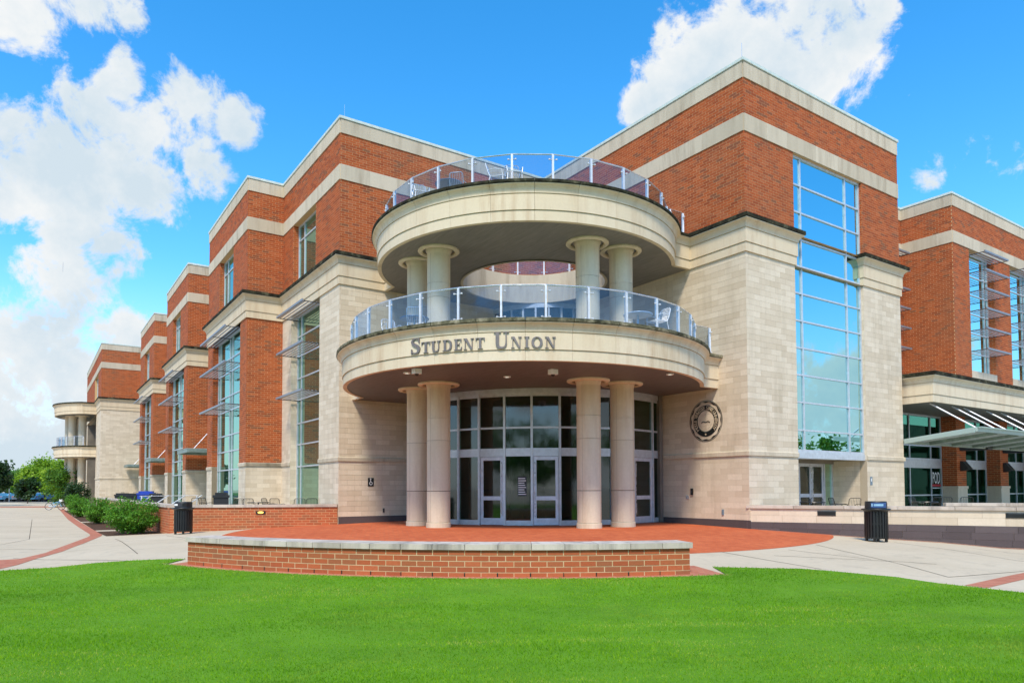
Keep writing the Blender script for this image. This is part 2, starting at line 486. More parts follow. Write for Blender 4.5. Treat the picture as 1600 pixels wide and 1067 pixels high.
# ------------------------------------------------------------------ mesh helpers
class MB:
    def __init__(self):
        self.v, self.f, self.smooth = [], [], False

    def add(self, vs, fs):
        k = len(self.v)
        self.v += [tuple(p) for p in vs]
        self.f += [tuple(i + k for i in f) for f in fs]
        return self

    BF = [(0, 3, 2, 1), (4, 5, 6, 7), (0, 1, 5, 4), (1, 2, 6, 5), (2, 3, 7, 6), (3, 0, 4, 7)]

    def box(self, x0, x1, y0, y1, z0, z1):
        return self.add([(x0, y0, z0), (x1, y0, z0), (x1, y1, z0), (x0, y1, z0), (x0, y0, z1), (x1, y0, z1), (x1, y1, z1), (x0, y1, z1)], MB.BF)

    def fbox(self, F, a0, a1, z0, z1, d0, d1):
        P = F.pt
        return self.add([P(a0, z0, d1), P(a1, z0, d1), P(a1, z0, d0), P(a0, z0, d0), P(a0, z1, d1), P(a1, z1, d1), P(a1, z1, d0), P(a0, z1, d0)], MB.BF)

    def obox(self, c, ax, ay, az):                    # oriented box: centre and three half-axis vectors
        c, ax, ay, az = map(Vector, (c, ax, ay, az))
        return self.add([c + sx * ax + sy * ay + sz * az for sz in (-1, 1) for (sx, sy) in ((-1, -1), (1, -1), (1, 1), (-1, 1))], MB.BF)

    def bar(self, p, q, w, h, up=(0, 0, 1)):
        p, q = Vector(p), Vector(q)
        d = (q - p)
        L = d.length
        d.normalize()
        s = d.cross(Vector(up))
        if s.length < 1e-4:
            s = d.cross(Vector((1, 0, 0)))
        s.normalize()
        u = s.cross(d)
        return self.obox((p + q) / 2, d * (L / 2), s * (w / 2), u * (h / 2))

    def tube(self, pts, r, n=6, cap=True):
        pts = [Vector(p) for p in pts]
        rr = r if isinstance(r, (list, tuple)) else [r] * len(pts)
        rings = []
        for i, p in enumerate(pts):
            d = (pts[min(i + 1, len(pts) - 1)] - pts[max(i - 1, 0)]).normalized()
            a = d.cross(Vector((0, 0, 1)))
            if a.length < 1e-3:
                a = d.cross(Vector((1, 0, 0)))
            a.normalize()
            b = d.cross(a)
            rings.append([p + rr[i] * (math.cos(2 * math.pi * k / n) * a + math.sin(2 * math.pi * k / n) * b) for k in range(n)])
        vs = [q for ring in rings for q in ring]
        fs = [(i * n + k, i * n + (k + 1) % n, (i + 1) * n + (k + 1) % n, (i + 1) * n + k) for i in range(len(pts) - 1) for k in range(n)]
        if cap:
            fs += [tuple(range(n - 1, -1, -1)), tuple((len(pts) - 1) * n + k for k in range(n))]
        return self.add(vs, fs)

    def lathe(self, prof, c=(0, 0), n=40, a0=0.0, a1=None, cap=False):
        full = a1 is None
        a1 = a0 + 2 * math.pi if full else a1
        m = n if full else n + 1
        vs = [(c[0] + r * math.cos(a0 + (a1 - a0) * k / n), c[1] + r * math.sin(a0 + (a1 - a0) * k / n), z) for (r, z) in prof for k in range(m)]
        fs = []
        for i in range(len(prof) - 1):
            for k in range(n):
                k2 = (k + 1) % m
                fs.append((i * m + k, i * m + k2, (i + 1) * m + k2, (i + 1) * m + k))
        if cap and not full:
            fs += [tuple(i * m for i in range(len(prof))), tuple(i * m + m - 1 for i in range(len(prof)))]
        return self.add(vs, fs)

    def sweep(self, path, prof, closed=False):
        """profile [(offset, z)] pushed out to the LEFT of the plan polyline, mitred at its corners"""
        P = [Vector(p) for p in path]
        n = len(P)
        vs = []
        mit = []
        for i in range(n):
            ds = []
            if i > 0:
                ds.append((P[i] - P[i - 1]).normalized())
            if i < n - 1:
                ds.append((P[i + 1] - P[i]).normalized())
            ns = [Vector((-d.y, d.x)) for d in ds]
            if len(ns) == 1:
                mit.append(ns[0])
            else:
                s = ns[0] + ns[1]
                mit.append(s / max(0.2, (1 + ns[0].dot(ns[1]))))
        for i in range(n):
            for (o, z) in prof:
                q = P[i] + mit[i] * o
                vs.append((q.x, q.y, z))
        m = len(prof)
        fs = [(i * m + k, (i + 1) * m + k, (i + 1) * m + k + 1, i * m + k + 1) for i in range(n - 1) for k in range(m - 1)]
        fs += [tuple(range(m - 1, -1, -1)), tuple((n - 1) * m + k for k in range(m))]
        return self.add(vs, fs)

    def poly(self, outline, z, holes=()):
        loops = [[Vector((x, y, 0)) for x, y in outline]] + [[Vector((x, y, 0)) for x, y in h] for h in holes]
        flatv = [p for l in loops for p in l]
        tris = geometry.tessellate_polygon(loops)
        return self.add([(p.x, p.y, z) for p in flatv], tris)

    def prism(self, outline, z0, z1):
        n = len(outline)
        self.poly(outline, z1)
        self.poly(outline, z0)
        return self.add([(x, y, z) for z in (z0, z1) for x, y in outline], [(i, (i + 1) % n, n + (i + 1) % n, n + i) for i in range(n)])


def mesh_from(name, v, f, mat, smooth=False, off=(0, 0, 0), bevel=0):
    me = bpy.data.meshes.new(name)
    v = np.asarray(v, float).reshape(-1, 3) - np.asarray(off, float)
    me.from_pydata(v.tolist(), [], [list(q) for q in f])
    me.materials.append(mat)
    if smooth:
        me.polygons.foreach_set('use_smooth', [True] * len(me.polygons))
        me.set_sharp_from_angle(angle=R(35))
    me.update()
    return me


def quads_np(name, V, mat, nper=4):
    """V: (n, 4, 3) loose quads"""
    n = len(V)
    me = bpy.data.meshes.new(name)
    me.vertices.add(n * nper)
    me.vertices.foreach_set('co', V.astype(np.float32).ravel())
    me.loops.add(n * nper)
    me.loops.foreach_set('vertex_index', np.arange(n * nper, dtype=np.int32))
    me.polygons.add(n)
    me.polygons.foreach_set('loop_start', np.arange(0, n * nper, nper, dtype=np.int32))
    me.materials.append(mat)
    me.update(calc_edges=True)
    me.shade_flat()
    return me


def link(name, me, parent=None, loc=None, rz=None, kind=None, label=None, cat=None, group=None):
    o = bpy.data.objects.new(name, me)
    COL.objects.link(o)
    if parent:
        o.parent = parent
    if loc is not None:
        o.location = loc
    if rz is not None:
        o.rotation_euler = (0, 0, rz)
    for k, val in (('kind', kind), ('label', label), ('category', cat), ('group', group)):
        if val:
            o[k] = val
    return o


def thing(name, label, cat, loc=(0, 0, 0), rz=0.0, group=None):
    return link(name, None, None, loc, rz, None, label, cat, group)


def part(name, mb, mat, parent, smooth=False, off=(0, 0, 0), kind=None, label=None):
    return link(name, mesh_from(name, mb.v, mb.f, mat, smooth, off), parent, kind=kind, label=label)


def copy_tree(o, parent=None):
    c = o.copy()
    COL.objects.link(c)
    if parent:
        c.parent = parent
    for ch in list(o.children):
        copy_tree(ch, c)
    return c


# ------------------------------------------------------------------ ground heights: the plaza falls away from the doors
CX, CY = 0.45, 26.35
_RS = [0, 5, 8, 11.5, 13.6, 15, 18, 30, 1e4]
_GS = [0, 0, -.09, -.27, -.36, -.47, -.53, -.55, -.55]


def gz(x, y):
    return float(np.interp(math.hypot(x - CX, y - CY), _RS, _GS))


def polar_sheet(name, mat, ths, rin, rout, lift, kind='structure', nr=16):
    """sheet between radius rin(th) and rout(th) round the plaza centre, lying on the ground"""
    vs, fs = [], []
    for th in ths:
        a, b = rin(th), rout(th)
        for j in range(nr + 1):
            r = a + (b - a) * j / nr
            x, y = CX + r * math.cos(th), CY + r * math.sin(th)
            vs.append((x, y, gz(x, y) + lift))
    m = nr + 1
    for i in range(len(ths) - 1):
        for j in range(nr):
            fs.append((i * m + j, i * m + j + 1, (i + 1) * m + j + 1, (i + 1) * m + j))
    return link(name, mesh_from(name, vs, fs, mat), kind=kind)


def strip(name, mat, path, w, lift, kind='structure', parent=None, step=0.6):
    pts = []
    for p, q in zip(path[:-1], path[1:]):
        n = max(1, int(math.dist(p, q) / step))
        pts += [(p[0] + (q[0] - p[0]) * k / n, p[1] + (q[1] - p[1]) * k / n) for k in range(n)]
    pts.append(path[-1])
    vs, fs = [], []
    for i, p in enumerate(pts):
        a, b = pts[max(0, i - 1)], pts[min(len(pts) - 1, i + 1)]
        d = Vector((b[0] - a[0], b[1] - a[1])).normalized()
        ww = w(i / (len(pts) - 1)) if callable(w) else w
        for s in (-1, 1):
            x, y = p[0] - d.y * ww / 2 * s, p[1] + d.x * ww / 2 * s
            vs.append((x, y, gz(x, y) + lift))
        if i:
            fs.append((2 * i - 2, 2 * i - 1, 2 * i + 1, 2 * i))
    return link(name, mesh_from(name, vs, fs, mat), parent, kind=kind)


def sheet_poly(name, mat, outline, lift, kind='structure', cuts=0, parent=None):
    bm = bmesh.new()
    vs = [bm.verts.new((x, y, 0)) for x, y in outline]
    bm.faces.new(vs)
    bmesh.ops.triangulate(bm, faces=bm.faces[:])
    for _ in range(cuts):
        bmesh.ops.subdivide_edges(bm, edges=[e for e in bm.edges if e.calc_length() > 1.0], cuts=1, use_grid_fill=True)
        bmesh.ops.triangulate(bm, faces=bm.faces[:])
    for v in bm.verts:
        v.co.z = gz(v.co.x, v.co.y) + lift
    me = bpy.data.meshes.new(name)
    bm.to_mesh(me)
    bm.free()
    me.materials.append(mat)
    return link(name, me, parent, kind=kind)


# ------------------------------------------------------------------ the setting
rr_ = list(np.arange(0, 20, 0.5)) + list(np.geomspace(20, 2500, 34))
vs, fs = [], []
NTH = 96
for r in rr_:
    for k in range(NTH):
        a = 2 * math.pi * k / NTH
        vs.append((CX + r * math.cos(a), CY + r * math.sin(a), float(np.interp(r, _RS, _GS))))
for i in range(len(rr_) - 1):
    for k in range(NTH):
        fs.append((i * NTH + k, i * NTH + (k + 1) % NTH, (i + 1) * NTH + (k + 1) % NTH, (i + 1) * NTH + k))
link('pavement', mesh_from('pavement', vs, fs, M_CONC), kind='structure')

ths = np.linspace(0, 2 * math.pi, 121)
polar_sheet('plaza_paving', M_PAVER, ths, lambda t: 0.01, lambda t: 10.55, 0.004, nr=22)
# brick apron at the foot of the planter wall
ths = np.radians(np.linspace(-127.2, -74.2, 50))
polar_sheet('brick_apron', M_PAVERP, ths, lambda t: 12.2, lambda t: 13.44, 0.006, nr=3)
# lawn
LAWN_T = [-138, -136, -132, -129.6, -127.5, -76, -74.2, -73, -65.9, -61.3, -60.6, -60]
LAWN_R = [15.9, 14.2, 13.1, 12.75, 13.42, 13.42, 13.35, 12.5, 13.2, 14.5, 15.6, 16.6]


def lawn_in(t):
    return float(np.interp(math.degrees(t), LAWN_T, LAWN_R))


ths = np.radians(np.unique(np.concatenate([np.linspace(-138, -60, 157), LAWN_T])))
polar_sheet('lawn', M_SOIL, ths, lawn_in, lambda t: 60.0, 0.016, nr=60)
# clay paver bands crossing the pavement
band = [(-46.3, 72.0), (-28.2, 44.95), (-21.4, 35.08), (-17.55, 29.58), (-16.75, 28.3), (-16.2, 27.2), (-14.8, 24.06), (-13.1, 20.1), (-12.65, 18.4), (-12.1, 16.9), (-11.9, 15.9)]
strip('paver_band', M_PAVERP, band, 0.42, 0.006)
sheet_poly('paver_triangle', M_PAVERP, [(-12.8, 18.45), (-13.3, 18.15), (-15.4, 17.0), (-14.6, 14.6), (-12.05, 15.9), (-12.3, 17.0)], 0.005, cuts=2)
strip('paver_band', M_PAVERP, [(-75, 70.0), (-56.5, 79.0), (-45.5, 78.5)], 5.5, 0.006, step=4)
strip('paver_band', M_PAVERP, [(8.36, 12.72), (10.3, 14.2), (14.5, 17.3)], 0.36, 0.006)
strip('paver_strip', M_PAVERP, [(8.3, 23.72), (14.75, 20.28), (18.4, 18.35)], 0.22, 0.006)
# dark sealant in the joints between the slabs
JOINTS = [[(-14.25, 25.23), (-9.66, 18.14)], [(-30.9, 45.2), (-18.24, 26.55), (-17.32, 23.77), (-19.4, 20.2)], [(-43.7, 59.9), (-31.25, 49.31)], [(-28.6, 37.5), (-21.6, 34.9)],
          [(-22.5, 26.0), (-16.7, 28.0)], [(-27, 51), (-37, 47)], [(-20.5, 23), (-13.6, 21.2)], [(9.4, 15.6), (6.1, 16.4)], [(8.2, 19.0), (8.6, 13.9)], [(5.0, 16.9), (6.3, 14.35)],
          [(11.2, 20.6), (12.6, 15.8)], [(12.9, 19.7), (15.5, 16.2)], [(8.6, 13.9), (12.6, 15.8), (17, 17.6)], [(-24.5, 31.5), (-18.6, 31.2)], [(-33, 45), (-28.9, 46)], [(-38, 62), (-38.5, 52), (-42, 44)], [(-14.2, 23.2), (-10.6, 22.6)], [(-13.2, 18.6), (-9.0, 16.6)], [(-12.3, 25.0), (-9.3, 21.4)], [(6.9, 17.6), (8.2, 16.1)]]
for j in JOINTS:
    strip('pavement_joint', M_JDARK, j, 0.022, 0.004)
# planting beds and concrete pads under the shrubs
UD, VD = (-0.56446, 0.82546), (0.82546, 0.56446)


def along(p, t, s=0.0):
    return (p[0] + UD[0] * t + VD[0] * s, p[1] + UD[1] * t + VD[1] * s)


B0 = (-16.0, 27.5)
for (t0, t1) in ((0.0, 4.4), (5.6, 15.4), (16.6, 28.0), (29.2, 44)):
    sheet_poly('mulch_bed', M_MULCH, [along(B0, t0, .05 if t0 else .1), along(B0, t1, .05), along(B0, t1, 2.4), along(B0, t0, 2.5 + (0.4 if not t0 else 0))], 0.008, cuts=3)
# car park and grass in the distance
sheet_poly('car_park', M_ASPHALT, [(-160, 95), (-60, 112), (-20, 190), (-60, 260), (-260, 240)], 0.01)
sheet_poly('far_lawn', M_FARGRASS, [(-300, 190), (-120, 165), (-40, 200), (60, 420), (-300, 520)], 0.02)
link('terrace_floor', mesh_from('terrace_floor', *(lambda m: (m.v, m.f))(MB().poly([(-6.9, 27.9), (-13.1, 27.4), (-33.4, 56.0), (-24, 62), (-9, 45)], 0.03)), M_CONC), kind='structure')
link('terrace_floor', mesh_from('terrace_floor', *(lambda m: (m.v, m.f))(MB().poly([(8.3, 24.2), (15.0, 20.7), (18.5, 18.9), (34, 26), (40, 45), (15, 34)], 0.03)), M_CONC), kind='structure')

# ------------------------------------------------------------------ the building frame: local x runs right-and-back, local y left-and-back
YAW = 0.5997778
ca, sa = math.cos(YAW), math.sin(YAW)


def W(x, y, z=0.0):
    return Vector((x * ca - y * sa, x * sa + y * ca, z))


OFF = (15.3, 21.5, 0.0)
BLD = thing('student_union_building', 'large red brick and limestone building with round balcony entrance and glass towers', 'building', W(OFF[0], OFF[1]), YAW)


def bp(name, mb, mat, parent=None, smooth=False, kind=None, label=None):
    return part(name, mb, mat, parent or BLD, smooth, OFF, kind, label)


class Face:
    def __init__(self, o, t, n):
        self.o, self.t, self.n = Vector(o), Vector(t).normalized(), Vector(n).normalized()

    def pt(self, a, z, d=0.0):
        q = self.o + self.t * a + self.n * d
        return (q.x, q.y, z)


def FX(p):                                   # faces local -x
    return Face((p, 0), (0, 1), (-1, 0))


def FY(p):                                   # faces local -y
    return Face((0, p), (1, 0), (0, -1))


def wall_mesh(F, a0, a1, z0, z1, opens=(), rec=0.3, mb=None):
    mb = mb or MB()
    A = sorted({a0, a1, *[min(max(o[k], a0), a1) for o in opens for k in (0, 1)]})
    Z = sorted({z0, z1, *[min(max(o[k], z0), z1) for o in opens for k in (2, 3)]})
    for i in range(len(A) - 1):
        for j in range(len(Z) - 1):
            am, zm = (A[i] + A[i + 1]) / 2, (Z[j] + Z[j + 1]) / 2
            if any(o[0] < am < o[1] and o[2] < zm < o[3] for o in opens):
                continue
            mb.add([F.pt(A[i], Z[j]), F.pt(A[i + 1], Z[j]), F.pt(A[i + 1], Z[j + 1]), F.pt(A[i], Z[j + 1])], [(0, 1, 2, 3)])
    for (b0, b1, c0, c1) in opens:
        q = [(b0, c0), (b1, c0), (b1, c1), (b0, c1)]
        for k in range(4):
            p, r = q[k], q[(k + 1) % 4]
            mb.add([F.pt(*p), F.pt(*r), F.pt(*r, -rec), F.pt(*p, -rec)], [(0, 1, 2, 3)])
    return mb


def lay(F, a0, a1, z0, z1, opens=(), L=0.305, h=0.1, j=0.013, d=0.004, phase=0.0, wall=None, bond=0.5):
    """pieces of a running bond; returns (face, a_start, a_end, z_start, z_end, depth, full, wall)"""
    out = []
    rows = max(1, round((z1 - z0) / h))
    hh = (z1 - z0) / rows
    for r in range(rows):
        zs, ze = z0 + r * hh + j / 2, z0 + (r + 1) * hh - j / 2
        zm = (zs + ze) / 2
        iv = [(a0, a1)]
        for (b0, b1, c0, c1) in opens:
            if c0 < zm < c1:
                nv = []
                for (s, e) in iv:
                    if b0 > s:
                        nv.append((s, min(e, b0)))
                    if b1 < e:
                        nv.append((max(s, b1), e))
                iv = [q for q in nv if q[1] - q[0] > 0.02]
        for (s, e) in iv:
            k = math.floor((s - phase) / L) - 1
            while True:
                x0 = phase + (k + bond * (r % 2)) * L
                if x0 >= e:
                    break
                p0, p1 = max(s, x0 + j / 2), min(e, x0 + L - j / 2)
                if p1 - p0 > 0.03:
                    out.append((F, p0, p1, zs, ze, d, (p1 - p0) > L - j - 0.002, wall))
                k += 1
    return out


def pieces_mesh(name, pcs, mat, parent, off, kind='stuff'):
    n = len(pcs)
    if not n:
        return None
    V = np.zeros((n, 5, 4, 3), np.float32)
    for i, (F, a0, a1, z0, z1, d, full, w) in enumerate(pcs):
        f = [F.pt(a0, z0, d), F.pt(a1, z0, d), F.pt(a1, z1, d), F.pt(a0, z1, d)]
        b = [F.pt(a0, z0, 0), F.pt(a1, z0, 0), F.pt(a1, z1, 0), F.pt(a0, z1, 0)]
        V[i, 0] = f
        for k in range(4):
            V[i, 1 + k] = [b[k], b[(k + 1) % 4], f[(k + 1) % 4], f[k]]
    V -= np.asarray(off, np.float32)
    # weld each piece into one island: 8 verts, 5 quads
    co = np.concatenate([V[:, 0], V[:, 1:, 0]], axis=1).reshape(-1, 3)
    base = (np.arange(n) * 8)[:, None, None]
    quad = np.array([[0, 1, 2, 3], [4, 5, 1, 0], [5, 6, 2, 1], [6, 7, 3, 2], [7, 4, 0, 3]])[None] + base
    me = bpy.data.meshes.new(name)
    me.vertices.add(n * 8)
    me.vertices.foreach_set('co', co.ravel())
    me.loops.add(n * 20)
    me.loops.foreach_set('vertex_index', quad.ravel().astype(np.int32))
    me.polygons.add(n * 5)
    me.polygons.foreach_set('loop_start', np.arange(0, n * 20, 4, dtype=np.int32))
    me.materials.append(mat)
    me.update(calc_edges=True)
    me.shade_flat()
    return link(name, me, parent, kind=kind)


def split_pieces(pcs, root, name, mat, n_single, L, h, j, d, massname=None):
    """the n_single pieces that show largest become objects of their own, the rest one mesh"""
    eye = Vector((0, 0, EYE))
    sc = []
    for i, (F, a0, a1, z0, z1, dd, full, w) in enumerate(pcs):
        if not full:
            sc.append(0)
            continue
        q = F.pt((a0 + a1) / 2, (z0 + z1) / 2)
        p = root_to_world(root, q)
        v = eye - p
        n = root_vec(root, F.n)
        px, py = p.x / max(p.y, .1), p.z / max(p.y, .1)
        inside = abs(px) < 0.73 and py < 0.66
        dist = v.length
        sc.append(max(0, n.dot(v / dist)) / dist ** 2 if inside else 0)
    order = sorted(range(len(pcs)), key=lambda i: -sc[i])
    single = set(i for i in order[:n_single] if sc[i] > 0)
    me = bpy.data.meshes.new(name)
    w, t = (L - j) / 2, ((h - j) / 2)
    m = MB().add([(-w, 0, -t), (w, 0, -t), (w, 0, t), (-w, 0, t), (-w, -d, -t), (w, -d, -t), (w, -d, t), (-w, -d, t)], [(4, 5, 6, 7), (0, 1, 5, 4), (1, 2, 6, 5), (2, 3, 7, 6), (3, 0, 4, 7)])
    me = mesh_from(name, m.v, m.f, mat)
    off = OFF if root is BLD else (0, 0, 0)
    for i in sorted(single):
        F, a0, a1, z0, z1, dd, full, wl_ = pcs[i]
        q = Vector(F.pt((a0 + a1) / 2, (z0 + z1) / 2)) - Vector(off)
        ang = math.atan2(-F.n.x, F.n.y) + math.pi       # local -y of the piece points along the wall normal
        o = link(name, me, wl_ or root, q, ang)
    rest = [p for i, p in enumerate(pcs) if i not in single]
    pieces_mesh(massname or name, rest, mat, root, off)


def root_to_world(root, q):
    if root is BLD:
        return W(*q)
    a = root.rotation_euler.z
    c, s = math.cos(a), math.sin(a)
    return Vector((q[0] * c - q[1] * s + root.location.x, q[0] * s + q[1] * c + root.location.y, q[2] + root.location.z))


def root_vec(root, n):
    a = YAW if root is BLD else root.rotation_euler.z
    c, s = math.cos(a), math.sin(a)
    return Vector((n.x * c - n.y * s, n.x * s + n.y * c, 0))


# key planes (metres, building frame)
XA, YA, XB, YB = 10.015, 26.84, 20.3, 15.27
XD = 8.316
ZT, ZBT, ZM1, ZM0, ZCOR, ZG3, ZSILL = 16.26, 15.70, 14.42, 13.80, 10.72, 9.53, 2.43
BRK, STN = [], []
LS, HS, JS = 0.61, 0.2035, 0.006


def brick_wall(F, a0, a1, z0, z1, opens=(), rec=0.32, name='brick_wall'):
    w = bp(name, wall_mesh(F, a0, a1, z0, z1, opens, rec), M_MORTAR)
    BRK.extend(lay(F, a0, a1, z0, z1, opens, wall=w))
    return w


def stone_wall(F, a0, a1, z0, z1, opens=(), rec=0.32, name='stone_wall', ph=0.0):
    w = bp(name, wall_mesh(F, a0, a1, z0, z1, opens, rec), M_JOINT)
    STN.extend(lay(F, a0, a1, z0, z1, opens, LS, HS, JS, 0.006, ph, w))
    return w


def band(F, a0, a1, z0, z1, d=0.035, seed=0, mat=None, name='band_stone'):
    r = random.Random(seed)
    a = a0
    while a < a1 - 0.01:
        b = min(a1, a + r.choice([0.75, 1.25, 1.8, 2.3]))
        if a1 - b < 0.4:
            b = a1
        bp(name, MB().fbox(F, a + 0.003, b - 0.003, z0 + 0.002, z1 - 0.002, -0.02, d + r.uniform(0, .004)), mat or M_BAND)
        a = b


COR = [(-0.02, 9.53), (0.06, 9.53), (0.06, 9.832), (0.045, 9.836), (0.045, 9.852), (0.09, 9.856), (0.09, 10.335), (0.07, 10.34), (0.07, 10.356), (0.11, 10.36), (0.115, 10.42), (0.14, 10.49),
       (0.19, 10.55), (0.24, 10.585), (0.27, 10.6), (0.27, 10.625)]
COP = [(-0.02, 10.627), (0.27, 10.627), (0.30, 10.65), (0.295, 10.78), (0.25, 10.80), (0.0, 10.83)]


def cornice(path):
    c = bp('cornice', MB().sweep(path, COR), M_FASCIA)
    bp('cornice_coping', MB().sweep(path, COP), M_MOSS, c)


def jamb_bricks(x, y0, y1, z0, z1, mat=None):
    """brick return of a recessed opening on a -x face: the far jamb, which faces -y"""
    BRK.extend(lay(FY(x), y0, y1, z0, z1, wall=None, phase=y0))


def glazing(F, a0, a1, z0, z1, rec, vs, hs, mat, fw=0.06, wall=None, name='window', ends=True):
    """window: frame (bars) > panes, set back by rec behind the face"""
    m = MB()
    V = [a0] + list(vs) + [a1]
    H = [z0] + list(hs) + [z1]
    for k, a in enumerate(V):
        e0 = a if k == 0 else a - fw / 2
        e1 = a if k == len(V) - 1 else a + fw / 2
        e1 = e1 + fw if k == 0 else e1
        e0 = e0 - fw if k == len(V) - 1 else e0
        m.fbox(F, e0, e1, z0, z1, -rec - 0.05, -rec + 0.05)
    for k, z in enumerate(H):
        e0 = z if k == 0 else z - fw / 2
        e1 = z if k == len(H) - 1 else z + fw / 2
        e1 = e1 + fw if k == 0 else e1
        e0 = e0 - fw if k == len(H) - 1 else e0
        for i in range(len(V) - 1):
            s = V[i] + (fw if i == 0 else fw / 2)
            t = V[i + 1] - (fw if i == len(V) - 2 else fw / 2)
            m.fbox(F, s, t, e0, e1, -rec - 0.045, -rec + 0.045)
    w = bp(name, m, M_ALU, wall)
    for i in range(len(V) - 1):
        for k in range(len(H) - 1):
            tl = random.uniform(-.006, .006)
            p = MB().add([F.pt(V[i], H[k], -rec + tl), F.pt(V[i + 1], H[k], -rec - tl), F.pt(V[i + 1], H[k + 1], -rec - tl), F.pt(V[i], H[k + 1], -rec + tl),
                          F.pt(V[i], H[k], -rec - .012 + tl), F.pt(V[i + 1], H[k], -rec - .012 - tl), F.pt(V[i + 1], H[k + 1], -rec - .012 - tl), F.pt(V[i], H[k + 1], -rec - .012 + tl)], MB.BF)
            bp('pane', p, mat, w)
    return w


def sunshade(F, a0, a1, z, rec, out, mids=()):
    s = bp('sunshade', MB().fbox(F, a0, a1, z - 0.04, z + 0.05, out - 0.07, out), M_SHADE)
    n = 5
    for k in range(n):
        d = -rec + 0.12 + (out + rec - 0.2) * (k + 0.5) / n
        c0, c1 = F.pt(a0 + .04, z, d), F.pt(a1 - .04, z, d)
        nn = Vector((F.n.x, F.n.y, 0))
        m = MB().obox((Vector(c0) + Vector(c1)) / 2, (Vector(c1) - Vector(c0)) / 2, nn * 0.026 + Vector((0, 0, 0.006)), Vector((0, 0, 0.008)))
        bp('louver', m, M_LOUVER, s)
    for a in (a0 + .02, a1 - .02, *mids):
        m = MB().add([F.pt(a + e, zz, d) for e in (-.02, .02) for (d, zz) in ((-rec, z - .055), (-rec, z - .015), (out - .061, z - .010), (out - .061, z - .035))],
                     [(0, 1, 2, 3), (7, 6, 5, 4), (0, 4, 5, 1), (1, 5, 6, 2), (2, 6, 7, 3), (3, 7, 4, 0)])
        bp('bracket', m, M_DARKMETAL, s)
    return s


# ------------------------------------------------------------------ left wing
def upper_left(F, a0, a1, win=None, seed=0):
    op = [(win[0], win[1], ZCOR, ZM0)] if win else []
    brick_wall(F, a0, a1, ZCOR, ZM0, op)
    brick_wall(F, a0, a1, ZM1, ZBT)
    band(F, a0, a1, ZM0, ZM1, seed=seed)
    band(F, a0, a1, ZBT, ZT, seed=seed + 31)
    if win:
        w = win[1] - win[0]
        glazing(F, win[0], win[1], ZCOR, ZM0, 0.28, [win[0] + w * 0.72], [ZCOR + .45, ZM0 - .75], M_GLASSL)


SH_Z = (9.34, 7.59, 5.53)
# front block of the wing, with the stone pilasters
FA = FX(XA)
upper_left(FA, YA, 34.57, (29.77, 32.93), 1)
slotA = (29.19, 33.18, 0.0, ZG3)
jamb_bricks(32.93, XA, XA + .3, ZCOR, ZM0)
STN.extend(lay(FY(33.18), XA, XA + .34, 0.0, ZG3, (), LS, HS, JS, .004, XA))
stone_wall(FA, YA, 34.57, -0.3, ZG3, [slotA], 0.36)
glazing(FA, slotA[0], slotA[1], 0.0, ZG3, 0.33, [slotA[1] - 0.62], [2.38, 3.41, 4.41, 5.53, 6.54, 7.59, 8.52], M_GLASSL)
for z in SH_Z:
    sunshade(FA, slotA[0] + .1, slotA[1] - .1, z, 0.3, 0.74)
# its right-hand side runs back to the rotunda
FAR = FY(YA)
brick_wall(FAR, XA, XB, ZCOR, ZM0)
brick_wall(FAR, XA, XB, ZM1, ZBT)
band(FAR, XA, XB, ZM0, ZM1, seed=3)
band(FAR, XA, XB, ZBT, ZT, seed=4)
stone_wall(FAR, XA - .006, 16.4, 0.22, 5.0)
stone_wall(FAR, XA - .006, XB, 5.0 + .0, ZG3, name='stone_wall')
bp('base_course', MB().fbox(FAR, XA, 13.0, -0.4, 0.215, -0.02, 0.012), M_SLATE)


def sill(path, z0=2.43, z1=2.60, d=0.055):
    m = MB().sweep(path, [(-.01, z0), (d, z0), (d, z1 - .03), (d - .03, z1), (-.01, z1 + .01)])
    bp('sill_course', m, M_BAND)


